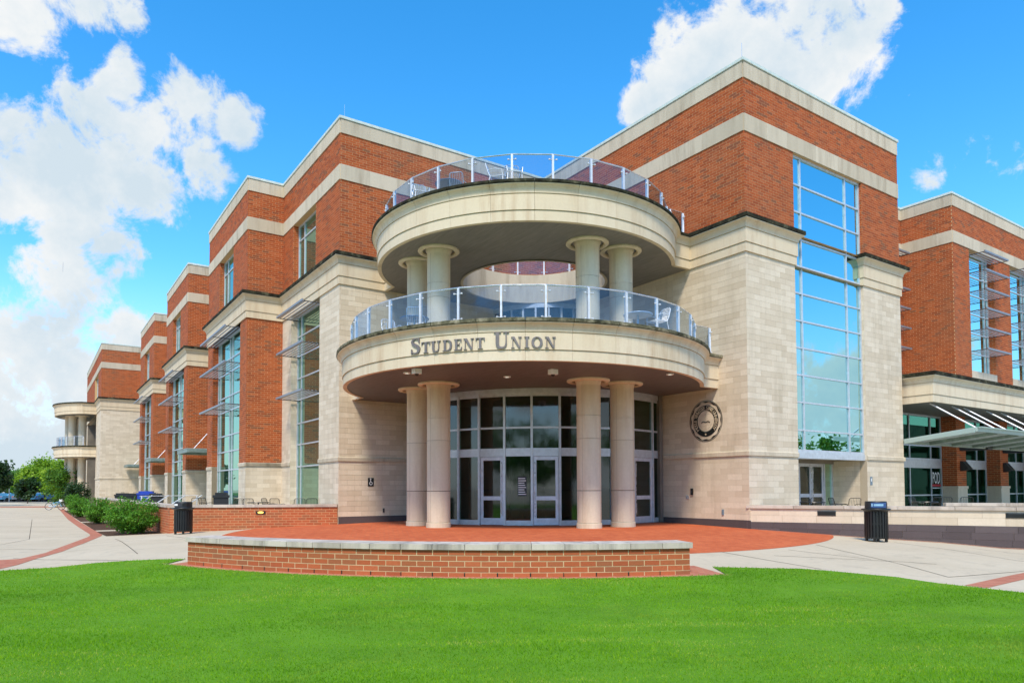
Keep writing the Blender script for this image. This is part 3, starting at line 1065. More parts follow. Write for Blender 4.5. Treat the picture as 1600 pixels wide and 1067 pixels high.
# ribbed blocks along the wing
BLOCKS = (34.57, 50.2, 66.0)
for bi, b0 in enumerate(BLOCKS):
    b1 = b0 + 8.93
    F, FR = FX(XD), FY(b0)
    upper_left(F, b0, b1, (b0 + 2.90, b0 + 6.09), 10 + bi)
    so = (b0 + 1.30, b0 + 7.57, 0.0, ZG3)
    brick_wall(F, b0, b1, ZSILL + .17, ZG3, [so], 0.36)
    stone_wall(F, b0, b1, -0.4, ZSILL + .17, [so], 0.36)
    jamb_bricks(so[1], XD, XD + 0.36, ZSILL + .17, ZG3)
    jamb_bricks(b0 + 6.09, XD, XD + 0.3, ZCOR, ZM0)
    cmid = (so[0] + so[1]) / 2
    glazing(F, so[0], so[1], 0.0, ZG3, 0.33, [cmid - .28, cmid + .28, so[1] - .55], [2.36, 3.35, 4.22, 5.53, 6.32, 7.59, 8.30], M_GLASSL)
    for z in SH_Z:
        sunshade(F, so[0] + .1, so[1] - .1, z, 0.3, 0.72, (cmid,))
    # return towards us
    brick_wall(FR, XD, XA, ZCOR, ZM0)
    brick_wall(FR, XD, XA, ZM1, ZBT)
    band(FR, XD, XA, ZM0, ZM1, seed=20 + bi)
    band(FR, XD, XA, ZBT, ZT, seed=24 + bi)
    brick_wall(FR, XD, XA + 3.0 * (bi > 0), ZSILL + .17, ZG3)
    stone_wall(FR, XD - .006, XA + 3.0 * (bi > 0), -0.4, ZSILL + .17)
    sill([(XA + 3.0 * (bi > 0), b0), (XD, b0), (XD, so[0])])
    sill([(XD, so[1]), (XD, b1)])
    # recess beyond the block: upper wall flush with the front block, entrance set back below
    nx = BLOCKS[bi + 1] if bi < 2 else 82.5
    F2 = FX(XA)
    upper_left(F2, b1, nx, None, 40 + bi)
    F3 = FX(XA + 3.0)
    brick_wall(F3, b1, nx, 4.3, ZG3)
    stone_wall(F3, b1, nx, -.4, 4.3)
    glazing(F3, b1 + .6, nx - .6, 0.0, 3.3, -0.05, [b1 + 1.9, nx - 1.9], [2.3], M_GLASSL, name='entrance_glazing')
    # glass canopy over that entrance
    cy0, cy1, cz = nx - 2.6 - 1.4, nx - 0.25, 3.72
    cn = bp('canopy', MB().box(XD - .55, XA + 3.0, cy0, cy0 + .12, cz - .12, cz + .1).box(XD - .55, XA + 3.0, cy1 - .12, cy1, cz - .12, cz + .1).box(XD - .6, XD - .48, cy0 + .121, cy1 - .121, cz - .12, cz + .1), M_GREENSTEEL)
    bp('canopy_pane', MB().box(XD - .62, XA + 2.9, cy0 + .125, cy1 - .125, cz + .101, cz + .125), M_CANOPY, cn)
    bp('tie_rod', MB().tube([(XD + .2, cy1 - .3, cz + .1), (XA + .0, cy1 - .05, cz + 1.9)], 0.025, 6), M_STEEL, cn)
for a in ([(13.3, YA), (XA, YA), (XA, slotA[0])], [(XA, slotA[1]), (XA, 34.57), (XD, 34.57)]):
    sill(a)
# end tower of the wing with its own half-round balconies
XE, YE = 5.6, 82.5
FE, FER = FX(XE), FY(YE)
upper_left(FE, YE, 105.5, (86.5, 91.5), 50)
upper_left(FER, XE, 16.0, None, 51)
stone_wall(FE, YE, 105.5, -.5, ZG3, [(88.6, 103.5, -.5, ZG3)], 0.4)
stone_wall(FER, XE - .006, 16.0, -.5, ZG3)
sill([(16.0, YE), (XE, YE), (XE, 88.6)])
glazing(FX(8.5), 89.0, 103.5, 0.0, ZG3 - .1, 0.0, [91.0, 93.0, 95.0, 97.0, 99.7], [2.6, 4.6, 6.0, 7.6], M_INTDARK)  # matte dark panes: shade of the recess interior is put into their colour
bp('wall_canopy', MB().box(12.6, 15.8, YE - 1.3, YE - .01, 3.35, 3.75), M_GREENSTEEL)
cornice([(XB, YA), (XA, YA), (XA, 34.57), (XD, 34.57), (XD, 34.57 + 8.93), (XA, 34.57 + 8.93), (XA, 50.2), (XD, 50.2), (XD, 59.13), (XA, 59.13), (XA, 66.0), (XD, 66.0), (XD, 74.93), (XA, 74.93),
         (XA, YE), (XE, YE), (XE, 105.5), (XE + 2, 105.5)])
LEFT_TOP = [(XB, YA), (XA, YA), (XA, 34.57), (XD, 34.57), (XD, 43.5), (XA, 43.5), (XA, 50.2), (XD, 50.2), (XD, 59.13), (XA, 59.13), (XA, 66.0), (XD, 66.0), (XD, 74.93), (XA, 74.93), (XA, YE), (XE, YE), (XE, 105.5), (24, 105.5)]
COPM = [(-.3, ZT + .015), (.055, ZT + .015), (.07, ZT + .03), (.07, ZT + .13), (.03, ZT + .15), (-.3, ZT + .15)]
bp('roof_coping', MB().sweep(LEFT_TOP, COPM), M_COPPER)
bp('roof', MB().poly(LEFT_TOP + [(24, YA)], ZT - .25), M_ROOF)

# ------------------------------------------------------------------ right tower
FB, FBR = FX(XB), FY(YB)
slotB = (23.16, 27.83)
XE2 = 30.75
brick_wall(FB, YB, YA, ZCOR, ZM0)
brick_wall(FB, YB, YA, ZM1, ZBT)
band(FB, YB, YA, ZM0, ZM1, seed=60)
band(FB, YB, YA, ZBT, ZT, seed=61)
stone_wall(FB, YB, 20.0, 0.2, 5.0)
stone_wall(FB, YB, YA, 5.0, ZG3)
bp('base_course', MB().fbox(FB, YB - .012, 19.6, -0.5, 0.195, -0.02, 0.012), M_SLATE)
bp('base_course', MB().fbox(FBR, XB + .001, 20.9, -0.5, 0.194, -0.02, 0.012), M_SLATE)
brick_wall(FBR, XB, XE2, ZCOR, ZM0, [(slotB[0], slotB[1], ZCOR, ZM0)], 0.26)
brick_wall(FBR, XB, XE2, ZM1, ZBT)
band(FBR, XB, XE2, ZM0, ZM1, seed=62)
band(FBR, XB, XE2, ZBT, ZT, seed=63)
stone_wall(FBR, XB - .006, XE2, -.3, ZG3, [(slotB[0], slotB[1], -.3, ZG3)], 0.3)
BRK.extend(lay(FX(slotB[1]), YB, YB + .26, ZCOR, ZM0, phase=YB))
STN.extend(lay(FX(slotB[1]), YB, YB + .26, 2.44, ZG3, (), LS, HS, JS, .004, YB))
# side of the tower (faces away, closes the volume)
bp('side_wall', MB().add([(XE2, YB, -.3), (XE2, 30, -.3), (XE2, 30, ZT), (XE2, YB, ZT)], [(0, 1, 2, 3)]), M_MORTAR)
sill([(slotB[0], YB), (XB, YB), (XB, 19.25)])
sill([(XE2, YB + .5), (XE2, YB), (slotB[1], YB)])
cornice([(slotB[0] , YB + .3), (slotB[0], YB), (XB, YB), (XB, YA)])
cornice([(XE2, YB + 2.6), (XE2, YB), (slotB[1], YB), (slotB[1], YB + .3)])
B_TOP = [(XE2, 30.0), (XE2, YB), (XB, YB), (XB, YA)]
bp('roof_coping', MB().sweep(B_TOP, COPM), M_COPPER)
bp('roof', MB().poly(B_TOP + [(XB, 30.0)], ZT - .25), M_ROOF)
bp('lightning_rod', MB().tube([(XB + .1, YB + .1, ZT + .1), (XB + .1, YB + .1, ZT + .75)], .007, 5), M_STEEL)
bp('lightning_rod', MB().tube([(XA + .2, YA + .1, ZT + .1), (XA + .2, YA + .1, ZT + .7)], .007, 5), M_STEEL)
glazing(FBR, slotB[0], slotB[1], 2.64, ZM0, 0.14, [23.74, 26.79], [3.45, 4.49, 5.51, 6.53, 7.55, 8.58, 9.61, 10.63, 11.66, 12.69], M_GLASSB)
bp('lintel_beam', MB().fbox(FBR, slotB[0], slotB[1], 2.40, 2.638, -.30, -.06), M_ALU)
# porch cut in below the glass
bp('porch_soffit', MB().box(slotB[0], slotB[1], YB + .31, YB + 3.2, 2.46, 2.5), M_PALE)
STN.extend(lay(FX(slotB[1]), YB + .301, YB + 3.2, -.3, 2.4, (), LS, HS, JS, .005, YB))
bp('stone_wall', wall_mesh(FX(slotB[1] + .001), YB, YB + 3.2, -.3, 2.44), M_JOINT)
bp('stone_wall', MB().add([(slotB[0], YB, -.3), (slotB[0], YB + 3.2, -.3), (slotB[0], YB + 3.2, 2.45), (slotB[0], YB, 2.45)], [(0, 1, 2, 3)]), M_STONE)


def door(F, a0, a1, z0, z1, rec, hinge=1, mid=0.95, handle=True, glass=None, parent=None):
    w = 0.11
    m = MB()
    m.fbox(F, a0, a0 + w, z0, z1, -rec - .03, -rec + .03).fbox(F, a1 - w, a1, z0, z1, -rec - .03, -rec + .03)
    m.fbox(F, a0 + w, a1 - w, z0, z0 + .24, -rec - .029, -rec + .029).fbox(F, a0 + w, a1 - w, z1 - .13, z1, -rec - .029, -rec + .029)
    m.fbox(F, a0 + w, a1 - w, z0 + mid - .07, z0 + mid + .07, -rec - .029, -rec + .029)
    d = bp('door', m, M_ALUDOOR, parent)
    for (s, e) in ((z0 + .24, z0 + mid - .07), (z0 + mid + .07, z1 - .13)):
        bp('door_pane', MB().fbox(F, a0 + w, a1 - w, s, e, -rec - .006, -rec + .006), glass or M_LOBBY, d)
    if handle:
        a = a1 - w * .5 if hinge > 0 else a0 + w * .5
        bp('door_handle', MB().tube([F.pt(a, z0 + .32, -rec + .03), F.pt(a, z0 + .32, -rec + .085), F.pt(a, z1 - .2, -rec + .085), F.pt(a, z1 - .2, -rec + .03)], .016, 6), M_STEEL, d)
    return d


FP = FY(16.78)
for a in (24.52, 25.40, 26.27):
    door(FP, a, a + .87, 0.05, 2.3, 0.0, -1 if a > 26 else 1, glass=M_LOBBY)
glazing(FP, 27.15, slotB[1], 0.05, 2.46, 0.0, [], [], M_GLASSL, name='sidelight')
bp('porch_back_wall', MB().box(slotB[0], 24.5, 16.7, 16.8, -.3, 2.46).box(24.5, slotB[1], 18.4, 18.45, -.3, 2.46).box(24.5, slotB[1], 16.7, 16.83, 2.3, 2.46), M_INT)
bp('porch_lamp', MB().lathe([(0, 2.30), (.10, 2.28), (.12, 2.2), (0, 2.16)], (26.3, 17.6), 12), M_LAMP)

# ------------------------------------------------------------------ wing on the right with storefront
YW, XW = 16.44, 38.5
FW, FWL = FY(YW), FX(XW)
WIN = [(40.3 + 5.03 * k, 43.25 + 5.03 * k) for k in range(4)]
opw = [(a, b, 6.75, ZM0) for a, b in WIN]
brick_wall(FW, XW, 61.0, 6.0, ZM0, opw, 0.4)
brick_wall(FW, XW, 61.0, ZM1, ZBT)
band(FW, XW, 61.0, ZM0, ZM1, seed=70)
band(FW, XW, 61.0, ZBT, ZT, seed=71)
brick_wall(FWL, YW, 19.2, 6.0, ZM0)
brick_wall(FWL, YW, 19.2, ZM1, ZBT)
band(FWL, YW, 19.2, ZM0, ZM1, seed=72)
band(FWL, YW, 19.2, ZBT, ZT, seed=73)
FLK = FY(19.0)
brick_wall(FLK, XE2, XW, 6.0, ZM0, [(34.4, 37.9, 6.75, ZM0)], .3)
brick_wall(FLK, XE2, XW, ZM1, ZBT)
band(FLK, XE2, XW, ZM0, ZM1, seed=74)
band(FLK, XE2, XW, ZBT, ZT, seed=75)
W_TOP = [(61, YW), (XW, YW), (XW, 19.0), (XE2, 19.0)]
bp('roof_coping', MB().sweep(W_TOP, COPM), M_COPPER)
bp('roof', MB().poly(W_TOP + [(XE2, 30.0), (61, 30)], ZT - .25), M_ROOF)
WZ = (13.5, 12.55, 11.55, 10.53, 9.50, 8.43)
glazing(FLK, 34.4, 37.9, 6.75, ZM0, .25, [35.2], WZ[::-1], M_GLASSB)
for z in WZ:
    sunshade(FLK, 34.5, 37.9, z + .12, .25, .75)
for k, (a, b) in enumerate(WIN):
    bp('window_sill_stone', MB().fbox(FW, a - .01, b + .01, 6.75, 7.38, -.3, .03), M_BAND)
    glazing(FW, a, b, 7.38, ZM0, 0.36, [a + .55, b - .45], list(WZ[::-1]), M_GLASSW)
    BRK.extend(lay(FX(b), YW, YW + .36, 7.38, ZM0, phase=YW))
    if k < 3:
        for z in WZ:
            sunshade(FW, a + .08, b - .05, z, 0.3, 0.75)
# stone box over the storefront
XBX, YBX = 31.05, 14.2
BOXP = [(z0 and (o, z0 - 4.64)) for (o, z0) in COR]
boxc = bp('box_fascia', MB().sweep([(61.0, YBX), (XBX, YBX), (XBX, 17.2)], BOXP), M_FASCIA)
bp('box_coping', MB().sweep([(61.0, YBX), (XBX, YBX), (XBX, 17.2)], [(o, z - 4.64) for (o, z) in COP]), M_MOSS, boxc)
bp('box_roof', MB().box(XBX, 61, YBX, 19, 6.0, 6.08), M_ROOF)
bp('storefront_soffit', MB().box(XBX, 61, YBX, 17.6, 4.90, 4.93), M_SOFFITU)
FS = FY(17.15)
XS = [XE2, 34.4, 35.04, 37.13, 38.2]


def storefront(a0, a1, mull, doorway=None):
    glazing(FS, a0, a1, 2.66, 4.9, 0.0, mull, [3.37], M_LOBBY, name='storefront_window')
    bp('spandrel_panel', MB().fbox(FS, a0, a1, 2.36, 2.655, -.05, .04), M_ALU)
    glazing(FS, a0, a1, 0.05, 2.355, 0.0, mull, [.93], M_LOBBY, name='storefront_window')


storefront(XE2, 38.25, [33.0, 35.04, 37.13])
for k in range(4):
    x0 = 38.34 + 5.05 * k
    pw = 1.0
    Fp, Fq = FY(YW), FX(x0)
    pr = bp('brick_pier', wall_mesh(Fq, YW, 17.4, 1.37, 4.9, (), 0, wall_mesh(Fp, x0, x0 + pw, 1.37, 4.9)), M_MORTAR)
    BRK.extend(lay(Fp, x0, x0 + pw, 1.37, 4.9, wall=pr, phase=x0))
    BRK.extend(lay(Fq, YW, 17.2, 1.37, 4.9, wall=pr, phase=YW))
    bp('pier_base', MB().box(x0 - .03, x0 + pw + .03, YW - .03, 17.3, -.2, 1.24).box(x0 - .06, x0 + pw + .06, YW - .06, 17.3, 1.241, 1.37), M_STONE)
    if k < 3:
        storefront(x0 + pw, x0 + 5.05, [x0 + 2.3, x0 + 3.9])
    sc_ = bp('wall_sconce', MB().add([Fp.pt(x0 + .55 + s * .22, z, d) for s in (-1, 1) for (d, z) in ((.0, 2.62), (.0, 2.12), (.42, 2.22), (.12, 2.62))],
                                     [(0, 1, 2, 3), (7, 6, 5, 4), (0, 4, 5, 1), (1, 5, 6, 2), (2, 6, 7, 3), (3, 7, 4, 0)]), M_DARKMETAL)
    bp('beam_box', MB().box(x0 + .3, x0 + .8, YW - 1.3, YW - .02, 3.15, 3.42), M_DARKMETAL)
bp('store_interior', MB().box(XE2, 61, 20.2, 20.3, 0, 4.9).box(XE2, 61, 17.3, 20.2, -.02, .02), M_INT)
# glass canopy hung from rods, tilted up towards the front
cn = bp('entrance_canopy', MB().bar((30.72, 15.2, 3.27), (30.72, 12.5, 3.58), .1, .2).bar((30.7, 12.48, 3.60), (61, 12.48, 3.60), .1, .16).bar((30.8, 15.3, 3.27), (61, 15.3, 3.27), .1, .16), M_CANOPY)
for k in range(14):
    x0 = 30.8 + 2.1 * k
    bp('canopy_pane', MB().obox((x0 + 1.04, 13.8, 3.52), (1.03, 0, 0), (0, 1.5, -.17), (0, .0017, .012)), M_CANOPY, cn)
    if k:
        bp('canopy_rib', MB().bar((x0, 15.2, 3.27), (x0, 12.55, 3.56), .07, .14), M_GREENSTEEL, cn)
    bp('canopy_rib', MB().bar((x0 + 1.05, 15.2, 3.28), (x0 + 1.05, 12.55, 3.57), .05, .1), M_ALU, cn)
for x in (31.5, 33.5, 34.6, 36.9, 38.5, 41, 42.2, 45):
    bp('tie_rod', MB().tube([(x, 14.5, 4.88), (x + .15, 12.75, 3.68)], .035, 6), M_POST, cn)

# ------------------------------------------------------------------ rotunda
LC, LR = (15.02, 21.24), 6.52
UC, UR = (15.6, 21.82), 5.63
A0 = lambda deg: R(deg) - YAW             # world bearing to building frame


def disc_profile(z0, g2, g1, c0):
    return [(-.14, z0), (0.0, z0), (0.0, g2 - .012), (-.02, g2 - .008), (-.02, g2 + .008), (.03, g2 + .012), (.03, g1 - .012), (.01, g1 - .008), (.01, g1 + .008), (.05, g1 + .012), (.055, g1 + .07), (.08, c0 - .12),
            (.13, c0 - .06), (.18, c0 - .03), (.20, c0 - .012), (.20, c0), (-.14, c0)]


def disc(Cc, Rr, z0, g2, g1, c0, c1, xl, yl, joints, soffit_mat, hole=None, name='balcony'):
    prof = disc_profile(z0, g2, g1, c0)
    yc = Cc[1] + math.sqrt(Rr ** 2 - (xl - Cc[0]) ** 2)
    xc = Cc[0] + math.sqrt(Rr ** 2 - (yl - Cc[1]) ** 2)
    th0 = math.atan2(yc - Cc[1], xl - Cc[0])
    th1 = math.atan2(yl - Cc[1], xc - Cc[0]) + 2 * math.pi
    cuts = [th0] + [j for j in joints if th0 + .05 < j < th1 - .05] + [th1]
    body = bp(name, MB().poly([(xl, YA)] + [(Cc[0] + (Rr - .12) * math.cos(t), Cc[1] + (Rr - .12) * math.sin(t)) for t in np.linspace(th0, th1, 90)] + [(XB, yl), (XB, YA)], c1 - .12,
                               [hole] if hole else []), M_CONC)
    sof = [(xl, YA)] + [(Cc[0] + (Rr - .1) * math.cos(t), Cc[1] + (Rr - .1) * math.sin(t)) for t in np.linspace(th0, th1, 90)] + [(XB, yl), (XB, YA)]
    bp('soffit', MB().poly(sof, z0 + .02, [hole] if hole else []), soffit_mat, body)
    for s, e in zip(cuts[:-1], cuts[1:]):
        g = 0.0028 / Rr
        pts = [(Cc[0] + Rr * math.cos(t), Cc[1] + Rr * math.sin(t)) for t in np.linspace(e - g, s + g, max(3, int((e - s) / .035)))]
        bp('fascia_stone', MB().sweep(pts, prof), M_FASCIA, body, smooth=False)
    bp('fascia_stone', MB().sweep([(XB, yl), (xc - .02, yl)], prof), M_FASCIA, body)
    bp('fascia_stone', MB().sweep([(xl, yc - .02), (xl, YA)], prof), M_FASCIA, body)
    cprof = [(-.5, c0 + .002), (.21, c0 + .002), (.235, c0 + .03), (.23, c1 + .01), (.19, c1 + .03), (-.5, c1 + .03)]
    cm_ = M_MOSSL if c1 < 8 else M_MOSS
    for i in range(0, len(cuts) - 1):
        s, e = cuts[i], cuts[i + 1]
        g = 0.004 / Rr
        pts = [(Cc[0] + Rr * math.cos(t), Cc[1] + Rr * math.sin(t)) for t in np.linspace(e - g, s + g, max(3, int((e - s) / .04)))]
        bp('coping_stone', MB().sweep(pts, cprof), cm_, body)
    bp('coping_stone', MB().sweep([(XB, yl), (xc - .05, yl)], cprof), cm_, body)
    bp('coping_stone', MB().sweep([(xl, yc - .05), (xl, YA)], cprof), cm_, body)
    return body, th0, th1


# bearings in the building frame run from the left wall (about 137 deg) round the front to the right wall
def bearings(first, step, n):
    out = []
    for k in range(n):
        t = (A0(first + step * k)) % (2 * math.pi)
        out.append(t)
    return sorted(out)


LJ = bearings(-172.5, 11.75, 16)
UJ = bearings(-171.5, 13.85, 13)
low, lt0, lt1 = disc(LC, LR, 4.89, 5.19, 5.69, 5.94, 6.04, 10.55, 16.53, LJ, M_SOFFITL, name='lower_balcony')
HC, HR_ = (16.46, 22.48), 2.83
hole = [(HC[0] + HR_ * math.cos(t), HC[1] + HR_ * math.sin(t)) for t in np.linspace(0, 2 * math.pi, 64, endpoint=False)]
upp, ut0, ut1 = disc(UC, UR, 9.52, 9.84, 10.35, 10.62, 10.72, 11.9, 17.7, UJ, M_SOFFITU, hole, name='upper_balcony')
bp('opening_rim', MB().lathe([(HR_ + .1, 9.5), (HR_, 9.5), (HR_, 10.74), (HR_ + .25, 10.76)], HC, 64), M_BAND, upp, smooth=True)


def railing(Cc, Rr, z0, z1, angs, parent_name, tail=None, full=False):
    top = [(Cc[0] + Rr * math.cos(t), Cc[1] + Rr * math.sin(t)) for t in angs]
    if tail:
        top = top + tail
    if full:
        top = top + [top[0]]
    rl = bp('railing', MB().tube([(x, y, z1) for x, y in top], .022, 6), M_STEEL)
    n = len(top)
    for i, (x, y) in enumerate(top[:-1] if full else top):
        a = math.atan2(y - Cc[1], x - Cc[0])
        ca_, sa_ = math.cos(a), math.sin(a)
        m = MB().obox((x, y, (z0 + z1) / 2 - .01), (ca_ * .045, sa_ * .045, 0), (-sa_ * .030, ca_ * .030, 0), (0, 0, (z1 - z0) / 2 - .01))
        for z in (z0 + .16, z1 - .18):
            for s in (-1, 1):
                m.tube([(x - sa_ * .03 * s, y + ca_ * .03 * s, z), (x - sa_ * .11 * s + ca_ * .045, y + ca_ * .11 * s + sa_ * .045, z + .004)], .014, 5)
                m.lathe([(.0, z - .025), (.027, z - .018), (.03, z), (.027, z + .018), (0.0, z + .025)], (x - sa_ * .115 * s + ca_ * .045, y + ca_ * .115 * s + sa_ * .045), 8)
        bp('post', m, M_POST, rl)
    for (p, q) in zip(top[:-1], top[1:]):
        p, q = Vector((*p, 0)), Vector((*q, 0))
        if (q - p).length < .25:
            continue
        d = (q - p).normalized()
        nn = Vector((d.y, -d.x, 0))
        c = (p + q) / 2 + nn * .03 + Vector((0, 0, (z0 + .07 + z1 - .03) / 2))
        bp('glass_pane', MB().obox(c, d * ((q - p).length / 2 - .05), nn * .006, Vector((0, 0, (z1 - z0 - .1) / 2))), M_RAILGLASS, rl)
    return rl


lp = [t for t in bearings(-167.0 + 0.2, 11.72, 14)]
railing(LC, LR - .3, 6.04, 7.12, lp, 'lower', [(19.35, 16.8), (20.2, 16.8)])
up_ = [t for t in bearings(-178.0, 13.72, 13)]
railing(UC, UR - .3, 10.72, 11.74, up_, 'upper', [(19.5, 18.0), (20.2, 18.0)])
railing(HC, HR_ + .2, 10.76, 11.74, list(np.linspace(0, 2 * math.pi, 16, endpoint=False)), 'opening', None, True)


def column(x, y, z0, z1, base):
    r = .40
    c = bp('column', MB().lathe([(r, z1 - 1.2), (r, z1 + .02)], (x, y), 32), M_COLUMN, smooth=True)
    zs = [z0 + (.22 if base else 0), z0 + (1.29 if base else .75), z0 + (3.0 if base else 1.9), z1 - 1.2]
    for a, b in zip(zs[:-1], zs[1:]):
        bp('drum', MB().lathe([(r - .012, a), (r, a + .012), (r, b - .012), (r - .012, b), (0, b)], (x, y), 32), M_COLUMN, c, smooth=True)
    if base:
        bp('plinth', MB().lathe([(r + .025, z0 - .15), (r + .025, z0 + .205), (r, z0 + .22)], (x, y), 32), M_COLUMN, c, smooth=True)
    for zj in zs[1:-1]:
        bp('joint_line', MB().lathe([(r - .004, zj - .009), (r + .0015, zj - .007), (r + .0015, zj + .007), (r - .004, zj + .009)], (x, y), 32), M_JDARK if zj == zs[1] else M_JOINT, c, smooth=True)
    for da_ in (3.45, 5.15):
        bp('joint_line', MB().obox((x + (r + .0005) * math.cos(da_), y + (r + .0005) * math.sin(da_), (z0 + .22 + z1 - .1) / 2), (.0012 * math.cos(da_), .0012 * math.sin(da_), 0), (-.006 * math.sin(da_), .006 * math.cos(da_), 0), (0, 0, (z1 - z0) / 2 - .2)), M_JOINT, c)
    bp('capital_ring', MB().lathe([(.555, z1 + .02), (.55, z1 - .05), (.60, z1 - .085), (.69, z1 - .07), (.72, z1 - .04), (.715, z1 + .02)], (x, y), 40).lathe([(.399, z1 - .20), (.415, z1 - .10), (.46, z1 + .0), (.46, z1 + .02)], (x, y), 40), M_COLUMN, c, smooth=True)


for (x, y) in ((11.46, 21.21), (11.46, 22.77), (15.23, 17.75), (16.72, 17.72)):
    column(x, y, -.05, 4.91, True)
    column(x, y, 5.95, 9.54, False)

# curved glass front
WC, WR = (18.12, 24.36), 5.39
MA = [A0(d) % (2 * math.pi) for d in (-172.5, -163, -154.5, -145.5, -136.4, -126, -116.3, -105.8, -95.3, -84.7, -74.2, -63.6, -52.5, -39.3, -31.8)]
MA.sort()
PW = [(WC[0] + WR * math.cos(t), WC[1] + WR * math.sin(t)) for t in MA]
DOORS = {6, 8, 12}
cw = bp('curved_glass_front', MB().lathe([(WR + .02, 4.72), (WR + .07, 4.72), (WR + .07, 4.9), (WR - .07, 4.9)], WC, 48, MA[0], MA[-1]), M_ALU)
for (x, y), t in zip(PW, MA):
    cc, ss = math.cos(t), math.sin(t)
    bp('mullion', MB().obox((x, y, 2.44), (cc * .07, ss * .07, 0), (-ss * .04, cc * .04, 0), (0, 0, 2.44)), M_ALU, cw)
for i in range(len(PW) - 1):
    p, q = Vector(PW[i]), Vector(PW[i + 1])
    t = (q - p)
    Lb = t.length
    t.normalize()
    nn = Vector((t.y, -t.x))
    if nn.dot((p + q) / 2 - Vector(WC)) < 0:
        nn = -nn
    F = Face(p, t, nn)
    a, b = .04, Lb - .04
    bp('spandrel', MB().fbox(F, a, b, 2.47, 2.76, -.04, .045), M_ALU, cw)
    if i not in DOORS:
        bp('kick_panel', MB().fbox(F, a, b, 0.0, .18, -.04, .045), M_ALU, cw)
    for z0_, z1_ in ((3.46, 3.53), (4.62, 4.72)):
        bp('transom', MB().fbox(F, a, b, z0_, z1_, -.04, .04), M_ALU, cw)
    if i in DOORS:
        door(F, a + .01, b - .01, 0.02, 2.46, 0.0, 1 if i == 6 else -1)
    else:
        bp('pane', MB().fbox(F, a, b, .18, 2.47, -.008, .008), M_LOBBY, cw)
    for (s, e) in ((2.76, 3.46), (3.53, 4.62)):
        bp('pane', MB().fbox(F, a, b, s, e, -.008, .008), M_LOBBY, cw)
# glazing of the upper balcony floor, set back in the inner corner
cu = [R(180 + 90 * k / 8) for k in range(9)]
PU = [(XB + 2.9 * math.cos(t), YA + 2.9 * math.sin(t)) for t in cu]
c2 = bp('balcony_glass_front', MB().lathe([(2.93, 9.30), (2.97, 9.30), (2.97, 9.52), (2.83, 9.52)], (XB, YA), 24, cu[0], cu[-1]), M_ALU)
for p, q in zip(PU[:-1], PU[1:]):
    F = Face(p, Vector(q) - Vector(p), (-1, -1))
    t = (Vector(q) - Vector(p))
    F.n = Vector((t.y, -t.x)).normalized()
    if F.n.dot(Vector(p) - Vector((XB, YA))) < 0:
        F.n = -F.n
    Lb = t.length
    bp('mullion', MB().fbox(F, -.04, .04, 5.9, 9.3, -.06, .06), M_ALU, c2)
    for z0_, z1_ in ((5.93, 6.05), (7.0, 7.07), (8.2, 8.27)):
        bp('transom', MB().fbox(F, .04, Lb - .04, z0_, z1_, -.04, .04), M_ALU, c2)
    for z0_, z1_ in ((6.05, 7.0), (7.07, 8.2), (8.27, 9.3)):
        bp('pane', MB().fbox(F, .04, Lb - .04, z0_, z1_, -.008, .008), M_GLASSD, c2)
# lobby behind the glass
lob = bp('lobby', MB().poly([(13.4, 26.8), (20.25, 26.8), (20.25, 19.0), (17.5, 18.9), (14.5, 20.0), (12.9, 23.0)], .012), M_INTFLOOR)
bp('lobby_wall', MB().box(13.4, 20.26, 26.6, 26.78, 0, 5.4).box(20.08, 20.25, 19.2, 26.6, 0, 5.4), M_INT, lob)
bp('lobby_ceiling', MB().poly([(13.4, 26.8), (20.25, 26.8), (20.25, 19.0), (17.5, 18.95), (14.5, 20.1), (12.95, 23.0)], 5.4), M_INT, lob)
bp('inner_column', MB().lathe([(.3, 0), (.3, 5.4)], (17.0, 24.5), 20), M_INT, lob, smooth=True)
bp('inner_column', MB().lathe([(.3, 0), (.3, 5.4)], (18.6, 22.2), 20), M_INT, lob, smooth=True)
bp('inner_partition', MB().box(15.2, 17.2, 25.4, 25.5, 0, 2.6).box(18.9, 19.0, 20.6, 23.0, 0, 2.6), M_INTDARK, lob)
_lw = (18.2, 21.2)
bp('interior_pendant', MB().lathe([(0, 4.35), (.16, 4.3), (.22, 4.15), (.16, 4.02), (0, 3.98)], (19.1, 20.3), 16), M_LAMP, lob, smooth=True)
# opening hours notice on the middle pane
i = 7
p, q = Vector(PW[i]), Vector(PW[i + 1])
t = (q - p).normalized()
nn = Vector((t.y, -t.x))
nn = nn if nn.dot(p - Vector(WC)) > 0 else -nn
FN = Face(p, t, nn)
Lb = (q - p).length
cm = Lb * .5
nt = bp('door_notice', MB().fbox(FN, cm - .02, cm + .30, 1.05, 1.75, .012, .014), M_INTDARK)
for k in range(8):
    bp('notice_line', MB().fbox(FN, cm, cm + .28 - .03 * (k % 3), 1.10 + k * .08, 1.13 + k * .08, .0145, .0165), M_WHITE, nt)
